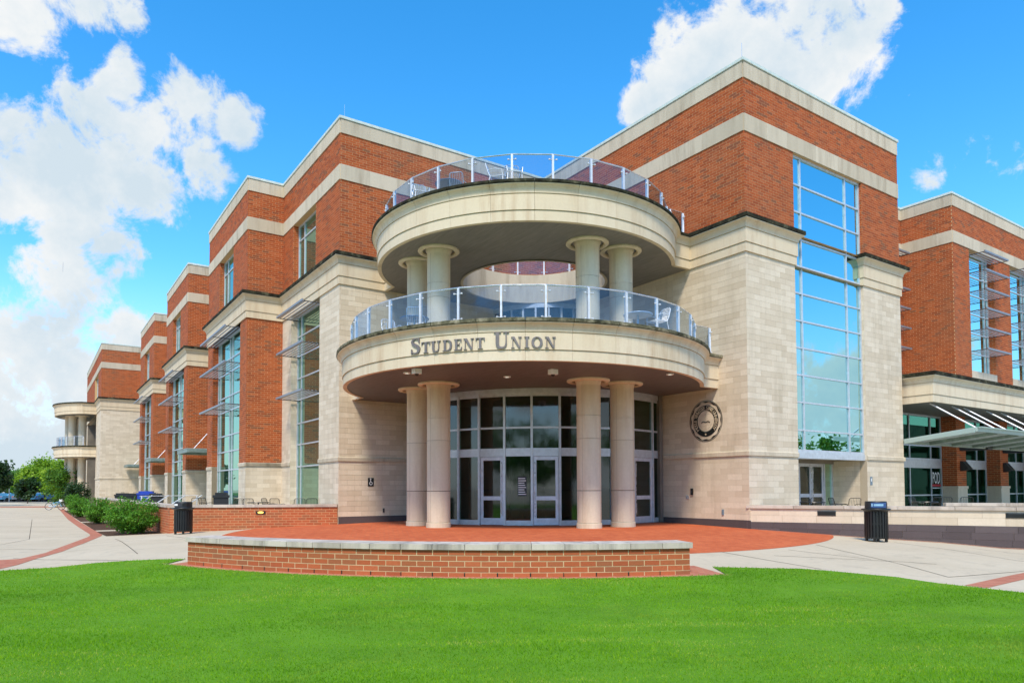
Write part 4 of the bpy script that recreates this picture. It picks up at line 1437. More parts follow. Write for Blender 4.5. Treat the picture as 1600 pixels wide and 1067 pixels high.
# soffit fittings
for (wx, wy, kind) in ((-3.25, 21.6, 'd'), (-0.15, 22.4, 'd'), (5.0, 22.0, 'd'), (-2.85, 20.9, 'c'), (1.25, 21.1, 'c')):
    lx, ly = wx * ca + wy * sa, -wx * sa + wy * ca
    if kind == 'd':
        f_ = bp('downlight', MB().lathe([(.12, 4.93), (.12, 4.885), (.075, 4.88), (.07, 4.9)], (lx, ly), 16), M_WHITE, smooth=True)
        bp('lens', MB().lathe([(.07, 4.897), (0, 4.893)], (lx, ly), 12), M_LAMPW, f_)
    else:
        f_ = bp('security_camera', MB().obox((lx, ly, 4.83), (.12, 0, 0), (0, .1, 0), (0, 0, .075)), M_WHITE)
        bp('camera_dome', MB().lathe([(.07, 4.755), (.06, 4.72), (.03, 4.695), (0, 4.69)], (lx, ly), 12), M_BLACK, f_, smooth=True)

# half-round balconies of the far end tower
EC, ER = (8.3, 93.0), 6.43
_a = math.atan2(-5.0, -math.sqrt(ER ** 2 - 25)) % (2 * math.pi)
_pts = [(EC[0] + ER * math.cos(t), EC[1] + ER * math.sin(t)) for t in np.linspace(_a, 2 * math.pi - _a, 40)]
EPATH = [(5.62, 88.0)] + _pts + [(5.62, 98.0)]
for (z0, g2, g1, c0, c1) in ((4.89, 5.19, 5.69, 5.94, 6.04), (9.52, 9.84, 10.35, 10.62, 10.72)):
    eb = bp('end_balcony', MB().sweep(EPATH, disc_profile(z0, g2, g1, c0)), M_FASCIA)
    bp('end_coping', MB().sweep(EPATH, [(-.4, c0 + .002), (.21, c0 + .002), (.235, c0 + .05), (.2, c1 + .06), (-.4, c1 + .06)]), M_MOSS, eb)
    flat_ = [(5.62, 88.1)] + [(x + .08, y) for x, y in _pts] + [(5.62, 97.9), (8.6, 97.9), (8.6, 88.1)]
    bp('end_soffit', MB().poly(flat_, z0 + .02), M_SOFFITU, eb)
    bp('end_deck', MB().poly(flat_, c1 - .1), M_CONC, eb)
for (x, y) in ((4.45, 91.0), (3.55, 92.2), (3.3, 94.2), (4.3, 95.6)):
    column(x, y, -.5, 4.91, False)
    column(x, y, 5.95, 9.54, False)
railing(EC, ER - .25, 6.04, 7.1, list(np.linspace(_a, 2 * math.pi - _a, 11)), 'end')
bp('recess_wall', MB().add([(8.6, 86, -.5), (8.6, 105, -.5), (8.6, 105, 9.6), (8.6, 86, 9.6)], [(0, 1, 2, 3)]), M_INT)
bp('recess_side', MB().add([(XE + .05, 103.45, -.5), (8.6, 103.45, -.5), (8.6, 103.45, 9.6), (XE + .05, 103.45, 9.6)], [(0, 1, 2, 3)]), M_INT)
bp('recess_side', MB().add([(XE + .05, 88.65, -.5), (8.6, 88.65, -.5), (8.6, 88.65, 9.6), (XE + .05, 88.65, 9.6)], [(0, 1, 2, 3)]), M_INT)
bp('emblem_plate', MB().lathe([(0, 0), (.45, 0)], (0, 0), 20), M_LETTER).matrix_local = Matrix.Translation(Vector((EC[0] - ER - .035 - OFF[0], EC[1] + .5 - OFF[1], 5.45))) @ Matrix.Rotation(R(90), 4, 'Y')

# lay the bricks and stone blocks
split_pieces(BRK, BLD, 'brick', M_BRICK, 300, .305, .1, .013, .004)
split_pieces(STN, BLD, 'stone_block', M_STONE, 300, LS, HS, JS, .006)

# ------------------------------------------------------------------ sign lettering on the lower balcony
SIGN = thing('building_sign', 'raised bronze serif letters reading STUDENT UNION on the lower balcony', 'sign', W(OFF[0], OFF[1]), YAW)


def curve_strip(pts, ws):
    """closed outline quads of a stroke with varying width"""
    out = []
    P = [Vector(p) for p in pts]
    sides = []
    for i, p in enumerate(P):
        d = (P[min(i + 1, len(P) - 1)] - P[max(i - 1, 0)]).normalized()
        n = Vector((-d.y, d.x))
        w = ws[i] / 2
        sides.append((p + n * w, p - n * w))
    for i in range(len(P) - 1):
        out.append([tuple(sides[i][0]), tuple(sides[i + 1][0]), tuple(sides[i + 1][1]), tuple(sides[i][1])])
    return out


def rct(x0, y0, x1, y1, n=1):
    return [[(x0, y0), (x1, y0), (x1, y1), (x0, y1)]]


def smooth_pts(pts, n=6):
    out = []
    for i in range(len(pts) - 1):
        p0, p1, p2, p3 = pts[max(i - 1, 0)], pts[i], pts[i + 1], pts[min(i + 2, len(pts) - 1)]
        for k in range(n):
            t = k / n
            out.append(tuple(0.5 * ((2 * b) + (-a + c) * t + (2 * a - 5 * b + 4 * c - d) * t * t + (-a + 3 * b - 3 * c + d) * t ** 3) for a, b, c, d in zip(p0, p1, p2, p3)))
    out.append(tuple(pts[-1]))
    return out


def glyph(ch):
    """bold roman capitals, cap height 1; returns (width, quads)"""
    q = []
    if ch == 'T':
        return .72, rct(.27, .04, .46, .94) + rct(0, .94, .72, 1) + [[(0, .94), (0, .72), (.04, .72), (.10, .94)], [(.72, .94), (.62, .94), (.68, .72), (.72, .72)]] + rct(.17, 0, .56, .045)
    if ch == 'I':
        return .40, rct(.105, .04, .295, .96) + rct(0, 0, .40, .05) + rct(0, .95, .40, 1)
    if ch == 'U':
        c = smooth_pts([(.195, .45), (.20, .25), (.27, .08), (.44, .03), (.60, .10), (.665, .28), (.67, .45)])
        w = list(np.interp(np.linspace(0, 1, len(c)), [0, .3, .6, 1], [.19, .17, .09, .07]))
        return .85, rct(.10, .43, .29, .96) + rct(.635, .43, .705, .96) + curve_strip(c, w) + rct(0, .95, .39, 1) + rct(.51, .95, .83, 1)
    if ch == 'N':
        return .88, rct(.11, .03, .175, .97) + rct(.70, .03, .765, .97) + [[(.08, 1), (.29, 1), (.765, .0), (.63, 0)]] + rct(0, .95, .2, 1) + rct(.01, 0, .28, .05) + rct(.60, .95, .87, 1)
    if ch == 'E':
        return .68, rct(.09, .03, .28, .97) + rct(0, .95, .62, 1) + rct(0, 0, .66, .05) + rct(.27, .485, .46, .535) + \
            [[(.62, .96), (.50, .96), (.58, .74), (.62, .74)], [(.66, .04), (.52, .04), (.62, .27), (.66, .27)], [(.42, .38), (.46, .38), (.46, .64), (.42, .64)]]
    if ch == 'D':
        c = smooth_pts([(.27, .965), (.48, .95), (.66, .80), (.705, .5), (.66, .20), (.48, .05), (.27, .035)])
        w = list(np.interp(np.linspace(0, 1, len(c)), [0, .2, .5, .8, 1], [.06, .10, .20, .10, .06]))
        return .80, rct(.10, .03, .29, .97) + curve_strip(c, w) + rct(0, .95, .30, 1) + rct(0, 0, .30, .05)
    if ch == 'O':
        t = np.linspace(0, 2 * math.pi, 33)
        c = [(.42 + .325 * math.cos(a), .5 + .465 * math.sin(a)) for a in t]
        w = [.075 + .12 * abs(math.cos(a)) ** 1.5 for a in t]
        return .84, curve_strip(c, w)
    if ch == 'S':
        c = smooth_pts([(.50, .70), (.47, .88), (.32, .965), (.16, .91), (.10, .76), (.20, .61), (.38, .48), (.49, .32), (.43, .10), (.26, .035), (.11, .11), (.05, .29)])
        w = list(np.interp(np.linspace(0, 1, len(c)), [0, .1, .2, .35, .5, .65, .8, .92, 1], [.04, .06, .07, .13, .19, .15, .08, .06, .04]))
        return .58, curve_strip(c, w) + rct(.475, .68, .525, 1.0) + rct(.03, .0, .08, .31)
    return .3, []


def solid_glyph(quads, xf):
    """xf(x, y, d) -> 3D; each stroke piece becomes a closed prism, laid a hair apart in depth"""
    m = MB()
    for k, q in enumerate(quads):
        e = .0004 * (k % 5)
        n = len(q)
        fr = [xf(x, y, .035 + e) for x, y in q]
        bk = [xf(x, y, -.005) for x, y in q]
        m.add(fr + bk, [tuple(range(n)), tuple(range(2 * n - 1, n - 1, -1))] + [(i, (i + 1) % n, n + (i + 1) % n, n + i) for i in range(n)])
    return m


LET = [('S', -120.75, -117.7, 1), ('T', -117.35, -114.8, 0), ('U', -114.5, -111.75, 0), ('D', -111.2, -108.7, 0), ('E', -108.1, -106.0, 0), ('N', -105.6, -102.95, 0), ('T', -102.5, -100.2, 0),
       ('U', -97.95, -94.1, 1), ('N', -93.7, -91.1, 0), ('I', -90.45, -89.25, 0), ('O', -88.75, -86.0, 0), ('N', -85.4, -82.75, 0)]
RL = LR + .034
for ch, d0, d1, bigc in LET:
    w, qs = glyph(ch)
    t0, t1 = A0(d0), A0(d1)
    hgt = .455 if bigc else .315
    zb = 5.235

    def xf(x, y, d, t0=t0, t1=t1, w=w, hgt=hgt):
        t = t0 + (t1 - t0) * x / w
        return (LC[0] + (RL + d) * math.cos(t), LC[1] + (RL + d) * math.sin(t), zb + y * hgt)
    part('letter', solid_glyph(qs, xf), M_LETTER, SIGN, off=OFF, label='tall initial capital letter' if bigc else None)


def text_mesh(txt, size, depth=0.004):
    cu = bpy.data.curves.new('letters', 'FONT')
    cu.body = txt
    cu.size = size
    cu.extrude = depth
    cu.align_x = 'CENTER'
    cu.resolution_u = 2
    o = bpy.data.objects.new('letters', cu)
    COL.objects.link(o)
    me = bpy.data.meshes.new_from_object(o.evaluated_get(bpy.context.evaluated_depsgraph_get()))
    bpy.data.objects.remove(o)
    bpy.data.curves.remove(cu)
    return me


# ------------------------------------------------------------------ round seal on the stone wall
SEAL = thing('wall_seal', 'round black engraved university seal on the limestone wall right of the entrance', 'seal', W(XB - .012, 17.1, 3.76), YAW)


def ringp(m, r0, r1, x, n=64, wave=0.0, nw=12):
    vs, fs = [], []
    for k in range(n):
        t = 2 * math.pi * k / n
        ri = r0 - wave * (0.5 + 0.5 * math.cos(nw * t))
        for r in (ri, r1):
            for xx in (x, 0.008):
                vs.append((xx, r * math.cos(t), r * math.sin(t)))
    for k in range(n):
        a, b = 4 * k, 4 * ((k + 1) % n)
        fs += [(a, a + 2, b + 2, b), (a, b, b + 1, a + 1), (a + 2, a + 3, b + 3, b + 2)]
    return m.add(vs, fs)


part('outer_ring', ringp(MB(), .742, .755, -.006), M_BLACK, SEAL)
part('scalloped_ring', ringp(MB(), .705, .714, -.006, 120, .045, 12), M_BLACK, SEAL)
part('text_ring', ringp(MB(), .405, .575, -.005), M_BLACK, SEAL)
part('inner_ring', ringp(MB(), .385, .394, -.006), M_BLACK, SEAL)
txt = 'MIDDLE TENNESSEE STATE UNIVERSITY'
for k, ch in enumerate(txt):
    if ch == ' ':
        continue
    t = R(218 - 256 * k / (len(txt) - 1))
    me = text_mesh(ch, .19, .002)
    me.materials.clear()
    me.materials.append(M_FASCIA)
    o = link('letter', me, SEAL)
    # letters stand on the ring, read clockwise; text plane faces local -x
    rot = Matrix(((0, 0, -1, 0), (-1, 0, 0, 0), (0, 1, 0, 0), (0, 0, 0, 1)))
    o.matrix_local = rot @ Matrix.Rotation(t - R(90), 4, 'Z') @ Matrix.Translation((0, .415, .008))
m = MB()
for k in range(10):
    t0_, r0_ = R(90 + 36 * k), (.055 if k % 2 else .022)
    m.v.append((-.012, .0 + r0_ * math.cos(t0_ + R(180)), -.49 + r0_ * math.sin(t0_ + R(180))))
m.f.append(tuple(range(10)))
part('star', m, M_FASCIA, SEAL)
m = MB()
for q in curve_strip(smooth_pts([(-.2, -.06), (-.1, -.02), (0, -.05), (.1, -.02), (.2, -.06)]), [.03] * 25):
    m.add([(-.008, x, z) for x, z in q], [(0, 1, 2, 3)])
part('open_book', m, M_BLACK, SEAL)
m = MB()
for q in curve_strip(smooth_pts([(0, .02), (.02, .12), (-.02, .2), (.01, .27)]), [.05, .05, .05, .05, .06, .06, .06, .06, .05, .05, .04, .04, .03, .03, .02, .02, .01, .01, .005][:19]):
    m.add([(-.008, x, z) for x, z in q], [(0, 1, 2, 3)])
part('torch_flame', m, M_BAND, SEAL)
for q in [curve_strip(smooth_pts([(.30 * math.cos(R(a)), .30 * math.sin(R(a))) for a in (205, 240, 270, 300, 335)]), [.018] * 25)]:
    m = MB()
    for k in q[::2]:
        m.add([(-.008, x, z) for x, z in k], [(0, 1, 2, 3)])
    part('motto_marks', m, M_BAND, SEAL, kind='stuff')


# ------------------------------------------------------------------ masonry walls out in front
def arc_piece(r0, r1, t0, t1, z0, z1, n=3):
    m = MB()
    vs, fs = [], []
    for k in range(n + 1):
        t = t0 + (t1 - t0) * k / n
        for (r, z) in ((r0, z0), (r1, z0), (r1, z1), (r0, z1)):
            vs.append((r * math.cos(t), r * math.sin(t), z))
    for k in range(n):
        for e in range(4):
            fs.append((4 * k + e, 4 * k + (e + 1) % 4, 4 * k + 4 + (e + 1) % 4, 4 * k + 4 + e))
    fs += [(0, 1, 2, 3), (4 * n + 3, 4 * n + 2, 4 * n + 1, 4 * n)]
    return m.add(vs, fs)


PT0, PT1, PR = R(-125.4), R(-77.05), 13.2
PLN = thing('planter_wall', 'low curved red brick seat wall with pale stone cap beside the lawn', 'wall', (CX, CY, 0))
part('wall_core', arc_piece(12.66, PR - .005, PT0 + .0006, PT1 - .0006, -.6, .165, 40), mortar_mat('planter_mortar', (0.62, 0.48, 0.28)), PLN)
NB = 36
da = (PT1 - PT0) / NB
hb = .105
rj = random.Random(5)
bm_full = arc_piece(PR - .03, PR, -da / 2 + .00062, da / 2 - .00062, 0, hb - .016)
me_full = mesh_from('brick', bm_full.v, bm_full.f, M_BRICKP)
bm_half = arc_piece(PR - .03, PR, -da / 4 + .00062, da / 4 - .00062, 0, hb - .016)
me_half = mesh_from('brick', bm_half.v, bm_half.f, M_BRICKP)
for row in range(6):
    z = .163 - (row + 1) * hb + .008
    for k in range(NB + (row % 2)):
        half = row % 2 and k in (0, NB)
        t = PT0 + da * ((k + .5) if not row % 2 else (k if not half else (.25 if k == 0 else NB - .25)))
        o = link('brick', me_half if half else me_full, PLN, (rj.uniform(-.002, .002), rj.uniform(-.002, .002), z))
        o.rotation_euler = (0, 0, t)
        if row == 4 and k % 2 == 0 and not half:
            pass
# weep holes in the lowest visible course
for k in range(2, NB, 2):
    t = PT0 + da * k
    o = part('weep_hole', arc_piece(PR - .02, PR + .001, -.0009, .0009, .163 - 5 * hb + .006, .163 - 4 * hb - .006, 1), M_BLACK, PLN)
    o.rotation_euler = (0, 0, t)
NC = 18
dc = (PT1 - PT0 + .006) / NC
for k in range(NC):
    me = mesh_from('cap_stone', *(lambda m: (m.v, m.f))(arc_piece(12.56 + rj.uniform(-.004, .004), PR + .045, -dc / 2 + .0004, dc / 2 - .0004, .166, .272 + rj.uniform(-.003, .003), 4)), M_CAP)
    o = link('cap_stone', me, PLN)
    o.rotation_euler = (0, 0, PT0 - .003 + dc * (k + .5))


def straight_wall(name, label, p, q, thick):
    d = Vector((q[0] - p[0], q[1] - p[1]))
    t = thing(name, label, 'wall', (p[0], p[1], 0), math.atan2(d.y, d.x))
    return t, d.length


# brick terrace wall on the left: runs from its corner back to the building (local +x), front faces local -y
TWL, LW = straight_wall('terrace_wall', 'red brick terrace wall with stone cap left of the entrance plaza', (-13.3, 27.25), (-6.92, 27.80), .35)
F0 = FY(0)
FS0 = FX(0)
part('wall_core', MB().box(0.006, LW, .004, .4, -.8, .615), M_MORTAR, TWL)
wall_b = lay(Face((0, .004), (1, 0), (0, -1)), 0, LW, -.70, .61, L=.305, h=.1008, j=.015, d=.004)
split_pieces(wall_b, TWL, 'brick', M_BRICKP, 290, .305, .1008, .015, .004)
k = 0.0
while k < LW - .02:
    e = min(LW, k + 1.62)
    part('cap_stone', MB().box(k - (.05 if k == 0 else -.004), e - .004, -.05, .45, .617, .72), M_CAP, TWL)
    k = e
# the wing of that wall going back along the beds
RW_ = thing('terrace_wall', 'long low brick wall receding behind the row of shrubs', 'wall', (-13.3, 27.25, 0), math.atan2(UD[1], UD[0]))
part('wall_core', MB().box(.03, 36, -.4, -.004, -.8, .615), M_MORTAR, RW_)
fb = lay(Face((0, -.004), (1, 0), (0, 1)), 0, 16, -.70, .61, L=.305, h=.1008, j=.015, d=.004)
split_pieces(fb, RW_, 'brick', M_BRICKP, 60, .305, .1008, .015, .004)
for k in range(20):
    part('cap_stone', MB().box(k * 1.8 + (.504 if k == 0 else .004), k * 1.8 + 1.796, -.45, .05, .617, .72), M_CAP, RW_)
# limestone and dark stone terrace wall on the right
TWR, LW2 = straight_wall('terrace_wall', 'long limestone terrace wall with dark stone base on the right', (8.06, 24.15), (18.6, 18.55), .35)
part('wall_core', MB().box(0, LW2, .012, .42, -1.0, .615), M_JOINT, TWR)
FWR = Face((0, .012), (1, 0), (0, -1))
rw = random.Random(11)
for (z0, z1, L, mat, nm, ph) in ((.385, .612, 1.05, M_STONE, 'stone_block', 0), (.155, .38, 1.05, M_STONE, 'stone_block', .5), (-.05, .15, .92, M_SLATE, 'base_block', .2), (-.255, -.055, .92, M_SLATE, 'base_block', .66), (-.46, -.26, .92, M_SLATE, 'base_block', .1),
                                 (-.665, -.465, .92, M_SLATE, 'base_block', .5), (-.87, -.67, .92, M_SLATE, 'base_block', .3)):
    a = -ph * L
    while a < LW2:
        b = a + L * rw.choice((.8, 1.0, 1.15))
        s, e = max(0, a), min(LW2, b)
        if e - s > .05:
            part(nm, MB().fbox(FWR, s + .004, e - .004, z0, z1, -.01, .010 if nm[0] == 's' else .022), mat, TWR)
        a = b
k = 0.0
while k < LW2 - .02:
    e = min(LW2, k + 1.52)
    part('cap_stone', MB().sweep([(e - .006, 0), (k + .006, 0)], [(-.42, .617), (.05, .617), (.065, .64), (.065, .695), (.045, .72), (-.42, .72)]).box(0, 0, 0, 0, 0, 0) if False else MB().box(k + .006, e - .006, -.06, .44, .617, .72), M_CAP, TWR)
    k = e
# second, shorter stone wall further back on that terrace
IW, LW3 = straight_wall('terrace_wall', 'short stone seat wall behind the right terrace wall', (14.2, 22.9), (21.6, 19.9), .4)
part('wall_core', MB().box(0.03, LW3, .01, .4, 0, .70), M_STONE, IW)
for k in range(5):
    part('cap_stone', MB().box(k * 1.6 - .05 * (k == 0) + .004, k * 1.6 + 1.596, -.05, .45, .702, .80), M_CAP, IW)


def mount(t, name, a, z, w, h, d, mat, off=-0.01):
    return part(name, MB().box(a - w / 2, a + w / 2, off - d, off, z - h / 2, z + h / 2), mat, t)


def on_wall(root, loc, name, label, cat, w, h, d, mat, rz, group=None):
    t = thing(name, label, cat, loc, rz, group)
    part('housing', MB().box(-w / 2, w / 2, -d, 0, -h / 2, h / 2), mat, t)
    return t


def tw(root, a, d, z):
    c, s = math.cos(root.rotation_euler.z), math.sin(root.rotation_euler.z)
    return (root.location.x + a * c + d * s, root.location.y + a * s - d * c, z)


t = on_wall(TWL, tw(TWL, 3.45, .002, .41), 'step_light', 'lit amber step light set in the brick terrace wall', 'light', .36, .115, .03, M_BLACK, TWL.rotation_euler.z)
part('lens', MB().lathe([(.001, 0), (.075, 0)], (0, 0), 20), M_LAMP, t).matrix_local = Matrix.Translation((0, -.032, .005)) @ Matrix.Rotation(R(90), 4, 'X') @ Matrix.Diagonal((1.5, .55, 1, 1))
for a, lb in ((2.52, 'black recessed step light in stone wall left of the trash can'), (7.66, 'black recessed step light in stone wall near the right edge')):
    t = on_wall(TWR, tw(TWR, a, -.004, .475), 'step_light', lb, 'light', .55 if a < 5 else .62, .15, .025, M_BLACK, TWR.rotation_euler.z)
    part('hood', MB().box(-.26, .26, -.045, -.026, .04, .07), M_DARKMETAL, t)

RX, RY = YAW - R(90), YAW               # rotation of fittings on -x faces and on -y faces
t = on_wall(None, W(11.37, YA - .008, 1.60), 'access_sign', 'small black accessible entrance sign on the wall left of the columns', 'sign', .25, .34, .02, M_BLACK, RY)
part('symbol', MB().add([(.07 * math.cos(a) - .0, -.0215, -.05 + .07 * math.sin(a)) for a in np.linspace(0, 2 * math.pi, 16, endpoint=False)] + [(.045 * math.cos(a), -.0215, -.05 + .045 * math.sin(a)) for a in np.linspace(0, 2 * math.pi, 16, endpoint=False)],
                        [(k, (k + 1) % 16, 16 + (k + 1) % 16, 16 + k) for k in range(16)]).add([(-.03, -.022, .0), (.0, -.022, .0), (0, -.022, .09), (-.03, -.022, .09)], [(0, 1, 2, 3)]).add([(.03 * math.cos(a) - .015, -.022, .125 + .03 * math.sin(a)) for a in np.linspace(0, 6.2, 10)], [tuple(range(10))]), M_WHITE, t)
t = on_wall(None, W(11.93, YA - .008, .44), 'hose_bib', 'tiny dark hose tap low on the left stone wall', 'tap', .06, .17, .05, M_DARKMETAL, RY)
t = on_wall(None, W(28.1, YB - .008, 1.58), 'access_sign', 'small slate blue sign on the stone pier by the side doors', 'sign', .16, .34, .015, M_SIGNBLUE, RY)
part('symbol', MB().box(-.03, .03, -.018, -.0155, -.02, .10), M_WHITE, t)
t = on_wall(None, W(XB - .007, 17.78, 1.18), 'call_box', 'black intercom box on the stone wall below the seal', 'intercom', .10, .24, .05, M_BLACK, RX)
part('keypad', MB().box(-.03, .03, -.055, -.0505, -.06, .04), M_DARKMETAL, t)
t = on_wall(None, W(XB - .007, 18.0, .98), 'push_plate', 'small square door push plate beside the intercom', 'button', .13, .13, .03, M_STEEL, RX)
t = on_wall(None, W(XB - .007, 16.38, .45), 'wall_outlet', 'small covered outlet low on the seal wall', 'outlet', .08, .2, .03, M_SIGNBLUE, RX)
# lettering on the storefront window
PODS = thing('window_lettering', 'tall white POD lettering with red strip on the storefront glass', 'sign', W(37.65, 17.12, 1.5), YAW)
me = text_mesh('POD', .62, .002)
me.materials.clear()
me.materials.append(M_WHITE)
o = link('letters', me, PODS)
o.matrix_local = Matrix.Rotation(R(90), 4, 'X') @ Matrix.Diagonal((.62, 1.35, 1, 1))
part('red_strip', MB().box(-.46, .46, -.004, 0, -.14, -.04), M_RED, PODS)
me = text_mesh('MARKET', .11, .002)
me = None
part('small_print', MB().box(-.42, .40, -.004, 0, -.24, -.20), M_WHITE, PODS)


# ------------------------------------------------------------------ litter bins
def trash_can(label, x, y, rz, logo):
    z = gz(x, y)
    t = thing('trash_can', label, 'trash can', (x, y, z), rz, 'black slatted litter bins')
    part('liner', MB().lathe([(.0, .10), (.25, .10), (.27, .92), (.0, .92)], n=24), M_BLACKPL, t, smooth=True)
    for k in range(24):
        a = 2 * math.pi * k / 24
        part('slat', MB().obox((.31 * math.cos(a), .31 * math.sin(a), .50), (.008 * math.cos(a), .008 * math.sin(a), 0), (-.024 * math.sin(a), .024 * math.cos(a), 0), (0, 0, .41)), M_BLACK, t)
    for zz in (.10, .50, .885):
        part('hoop', MB().lathe([(.29, zz), (.302, zz), (.302, zz + .05), (.29, zz + .05), (.29, zz)], n=28), M_BLACK, t, smooth=True)
    part('rim', MB().lathe([(.30, .87), (.33, .90), (.385, .93), (.40, .95), (.385, .97), (.27, .975)], n=32), M_BLACK, t, smooth=True)
    part('hood', MB().lathe([(.30, .97), (.295, 1.16), (.28, 1.185), (0, 1.19)], n=28), M_BLACKPL, t, smooth=True)
    part('opening', MB().lathe([(.302, 1.03), (.302, 1.14)], n=8, a0=R(-55), a1=R(-5)), M_BLACK, t)
    part('sticker', MB().lathe([(.3045, 1.0), (.3035, 1.15)], n=10, a0=R(-150), a1=R(-62)), flat('recycling_blue' if logo else 'dark_sticker', (.03, .08, .22) if logo else (.03, .03, .035), .4), t)
    part('sticker_print', MB().lathe([(.3056, 1.05), (.305, 1.11)], n=8, a0=R(-135), a1=R(-85)).lathe([(.3056, 1.04), (.3052, 1.12)], n=3, a0=R(-148), a1=R(-140)), flat('sticker_cyan', (.25, .45, .6), .5) if logo else M_WHITE, t)
    for a in (45, 135, 225, 315):
        part('foot', MB().box(-.03, .03, -.03, .03, 0, .10), M_BLACK, t).location = (.26 * math.cos(R(a)), .26 * math.sin(R(a)), 0)
    return t


trash_can('black slatted trash can with blue recycling label by the right stone wall', 10.75, 20.75, R(8), True)
trash_can('black slatted trash can at the corner of the left brick wall', -12.15, 25.95, R(-20), False)


# ------------------------------------------------------------------ wire chairs and tables
def chair(mat, mat2, label, group, loc, rz, dark=False):
    t = thing('wire_chair', label, 'chair', loc, rz, group)
    fr = [(-.22, .02, .44), (-.23, .10, .62), (-.22, .16, .84), (-.17, .17, .89), (.17, .17, .89), (.22, .16, .84), (.23, .10, .62), (.22, .02, .44)]
    b = part('backrest', MB().tube(fr, .013, 5), mat, t, smooth=True)
    m = MB()
    for k in range(7):
        x = -.18 + .06 * k
        m.tube([(x, .03, .45), (x, .105, .64), (x, .165, .885)], .006, 4)
    part('back_wires', m, mat, b, kind='stuff')
    s = MB().tube([(-.22, .02, .44), (-.23, -.40, .44), (-.2, -.43, .44), (.2, -.43, .44), (.23, -.40, .44), (.22, .02, .44)], .012, 5)
    for k in range(9):
        s.tube([(-.2 + .05 * k, .02, .442), (-.2 + .05 * k, -.43, .442)], .006, 4)
    part('seat', s, mat, t)
    for sx in (-1, 1):
        part('leg', MB().tube([(sx * .22, -.38, .44), (sx * .24, -.42, 0)], .012, 5), mat, t)
        part('leg', MB().tube([(sx * .22, .02, .44), (sx * .24, .12, 0)], .012, 5), mat, t)
        part('armrest', MB().tube([(sx * .23, .10, .64), (sx * .26, -.15, .66), (sx * .25, -.36, .62), (sx * .23, -.39, .44)], .012, 5), mat, t)
    return t


def table(label, group, loc, top, leg):
    t = thing('round_table', label, 'table', loc, 0, group)
    part('table_top', MB().lathe([(0, .70), (.45, .70), (.46, .715), (.45, .735), (0, .735)], n=28), top, t, smooth=True)
    part('pedestal', MB().lathe([(.035, .03), (.035, .70)], n=10).lathe([(.0, .03), (.28, .0), (.28, .03), (.0, .05)], n=16), leg, t)
    return t


BZ, TZ = 5.93, 10.61
GB = 'white wire chairs on the round balconies'
for lb, x, y, z, r in (('white wire chair leaning near the left end of lower balcony railing', -3.95, 22.5, BZ, 30), ('white wire chair in front of the blue table on lower balcony', -2.95, 21.2, BZ, 175),
                       ('white wire chair beside the table at right end of lower balcony', 4.6, 21.3, BZ, -60), ('white wire chair at far left of the top balcony', -3.05, 23.0, TZ, 20),
                       ('white wire chair behind the blue table on the top balcony', -1.75, 22.4, TZ, 170), ('white wire chair at the middle of the top balcony railing', .05, 21.6, TZ, 10), ('white wire chair turned sideways at the middle of the top balcony', -.6, 21.75, TZ, 80)):
    chair(M_CHAIRW, M_CHAIRW, lb, GB, (x, y, z), R(r))
table('round blue grey table at left end of the lower balcony', 'tables on the round balconies', (-3.05, 21.85, BZ), M_TABLEB, M_CHAIRW)
table('round pale table at right end of the lower balcony', 'tables on the round balconies', (3.9, 21.45, BZ), M_CHAIRW, M_CHAIRW)
table('round blue grey table on the top balcony', 'tables on the round balconies', (-2.05, 22.75, TZ), M_TABLEB, M_CHAIRW)
GT = 'dark chairs on the ground floor terraces'


def ptd(px, dist):                       # plan point at a bearing (photo column) and depth
    return ((px - 800) / 1094.84 * dist, dist)


for lb, px, d, r in (('black metal chair under the tall glass slot, left of pair', 372, 31, 10), ('black metal chair behind brick wall below the plain stone panel', 389, 30.5, 190), ('black metal chair behind brick wall turned sideways', 418, 31, 80), ('black metal chair behind the brick wall near the pilaster', 432, 30.5, 170),
                     ('black metal chair behind brick wall in front of green glass', 468, 30, 12), ('black metal chair behind brick wall beside green glass frame', 487, 30.2, 200), ('black metal chair in the left recess beyond the bin', 308, 34, 30), ('black metal chair in the left recess by the stone jamb', 320, 34, 160)):
    x, y = ptd(px, d)
    chair(M_BLACK, M_BLACK, lb, GT, (x, y, .03), R(r), True)
for lb, px, d, r in (('dark chair behind stone wall in front of side doors', 1262, 27.2, 20), ('dark chair behind stone wall at the right side door', 1276, 27.6, 150), ('dark chair behind stone wall beside the porch jamb', 1304, 27, 90), ('dark chair behind stone wall under the porch wall', 1332, 26.6, 180),
                     ('dark chair in front of the storefront glass', 1430, 27.8, 30), ('dark chair in front of the storefront beside lettered pane', 1458, 27.8, 200), ('dark chair at the first brick pier base', 1474, 27.5, 180), ('dark chair behind the short seat wall', 1508, 28, 160)):
    x, y = ptd(px, d)
    chair(M_BLACK, M_BLACK, lb, GT, (x, y, .03), R(r), True)
for lb, px, d in (('dark round table among chairs behind the brick wall', 404, 30.4), ('dark round table in front of the side doors', 1269, 27.0), ('dark round table in front of the storefront', 1444, 27.2)):
    x, y = ptd(px, d)
    table(lb, 'tables on the ground floor terraces', (x, y, .03), M_BLACK, M_BLACK)


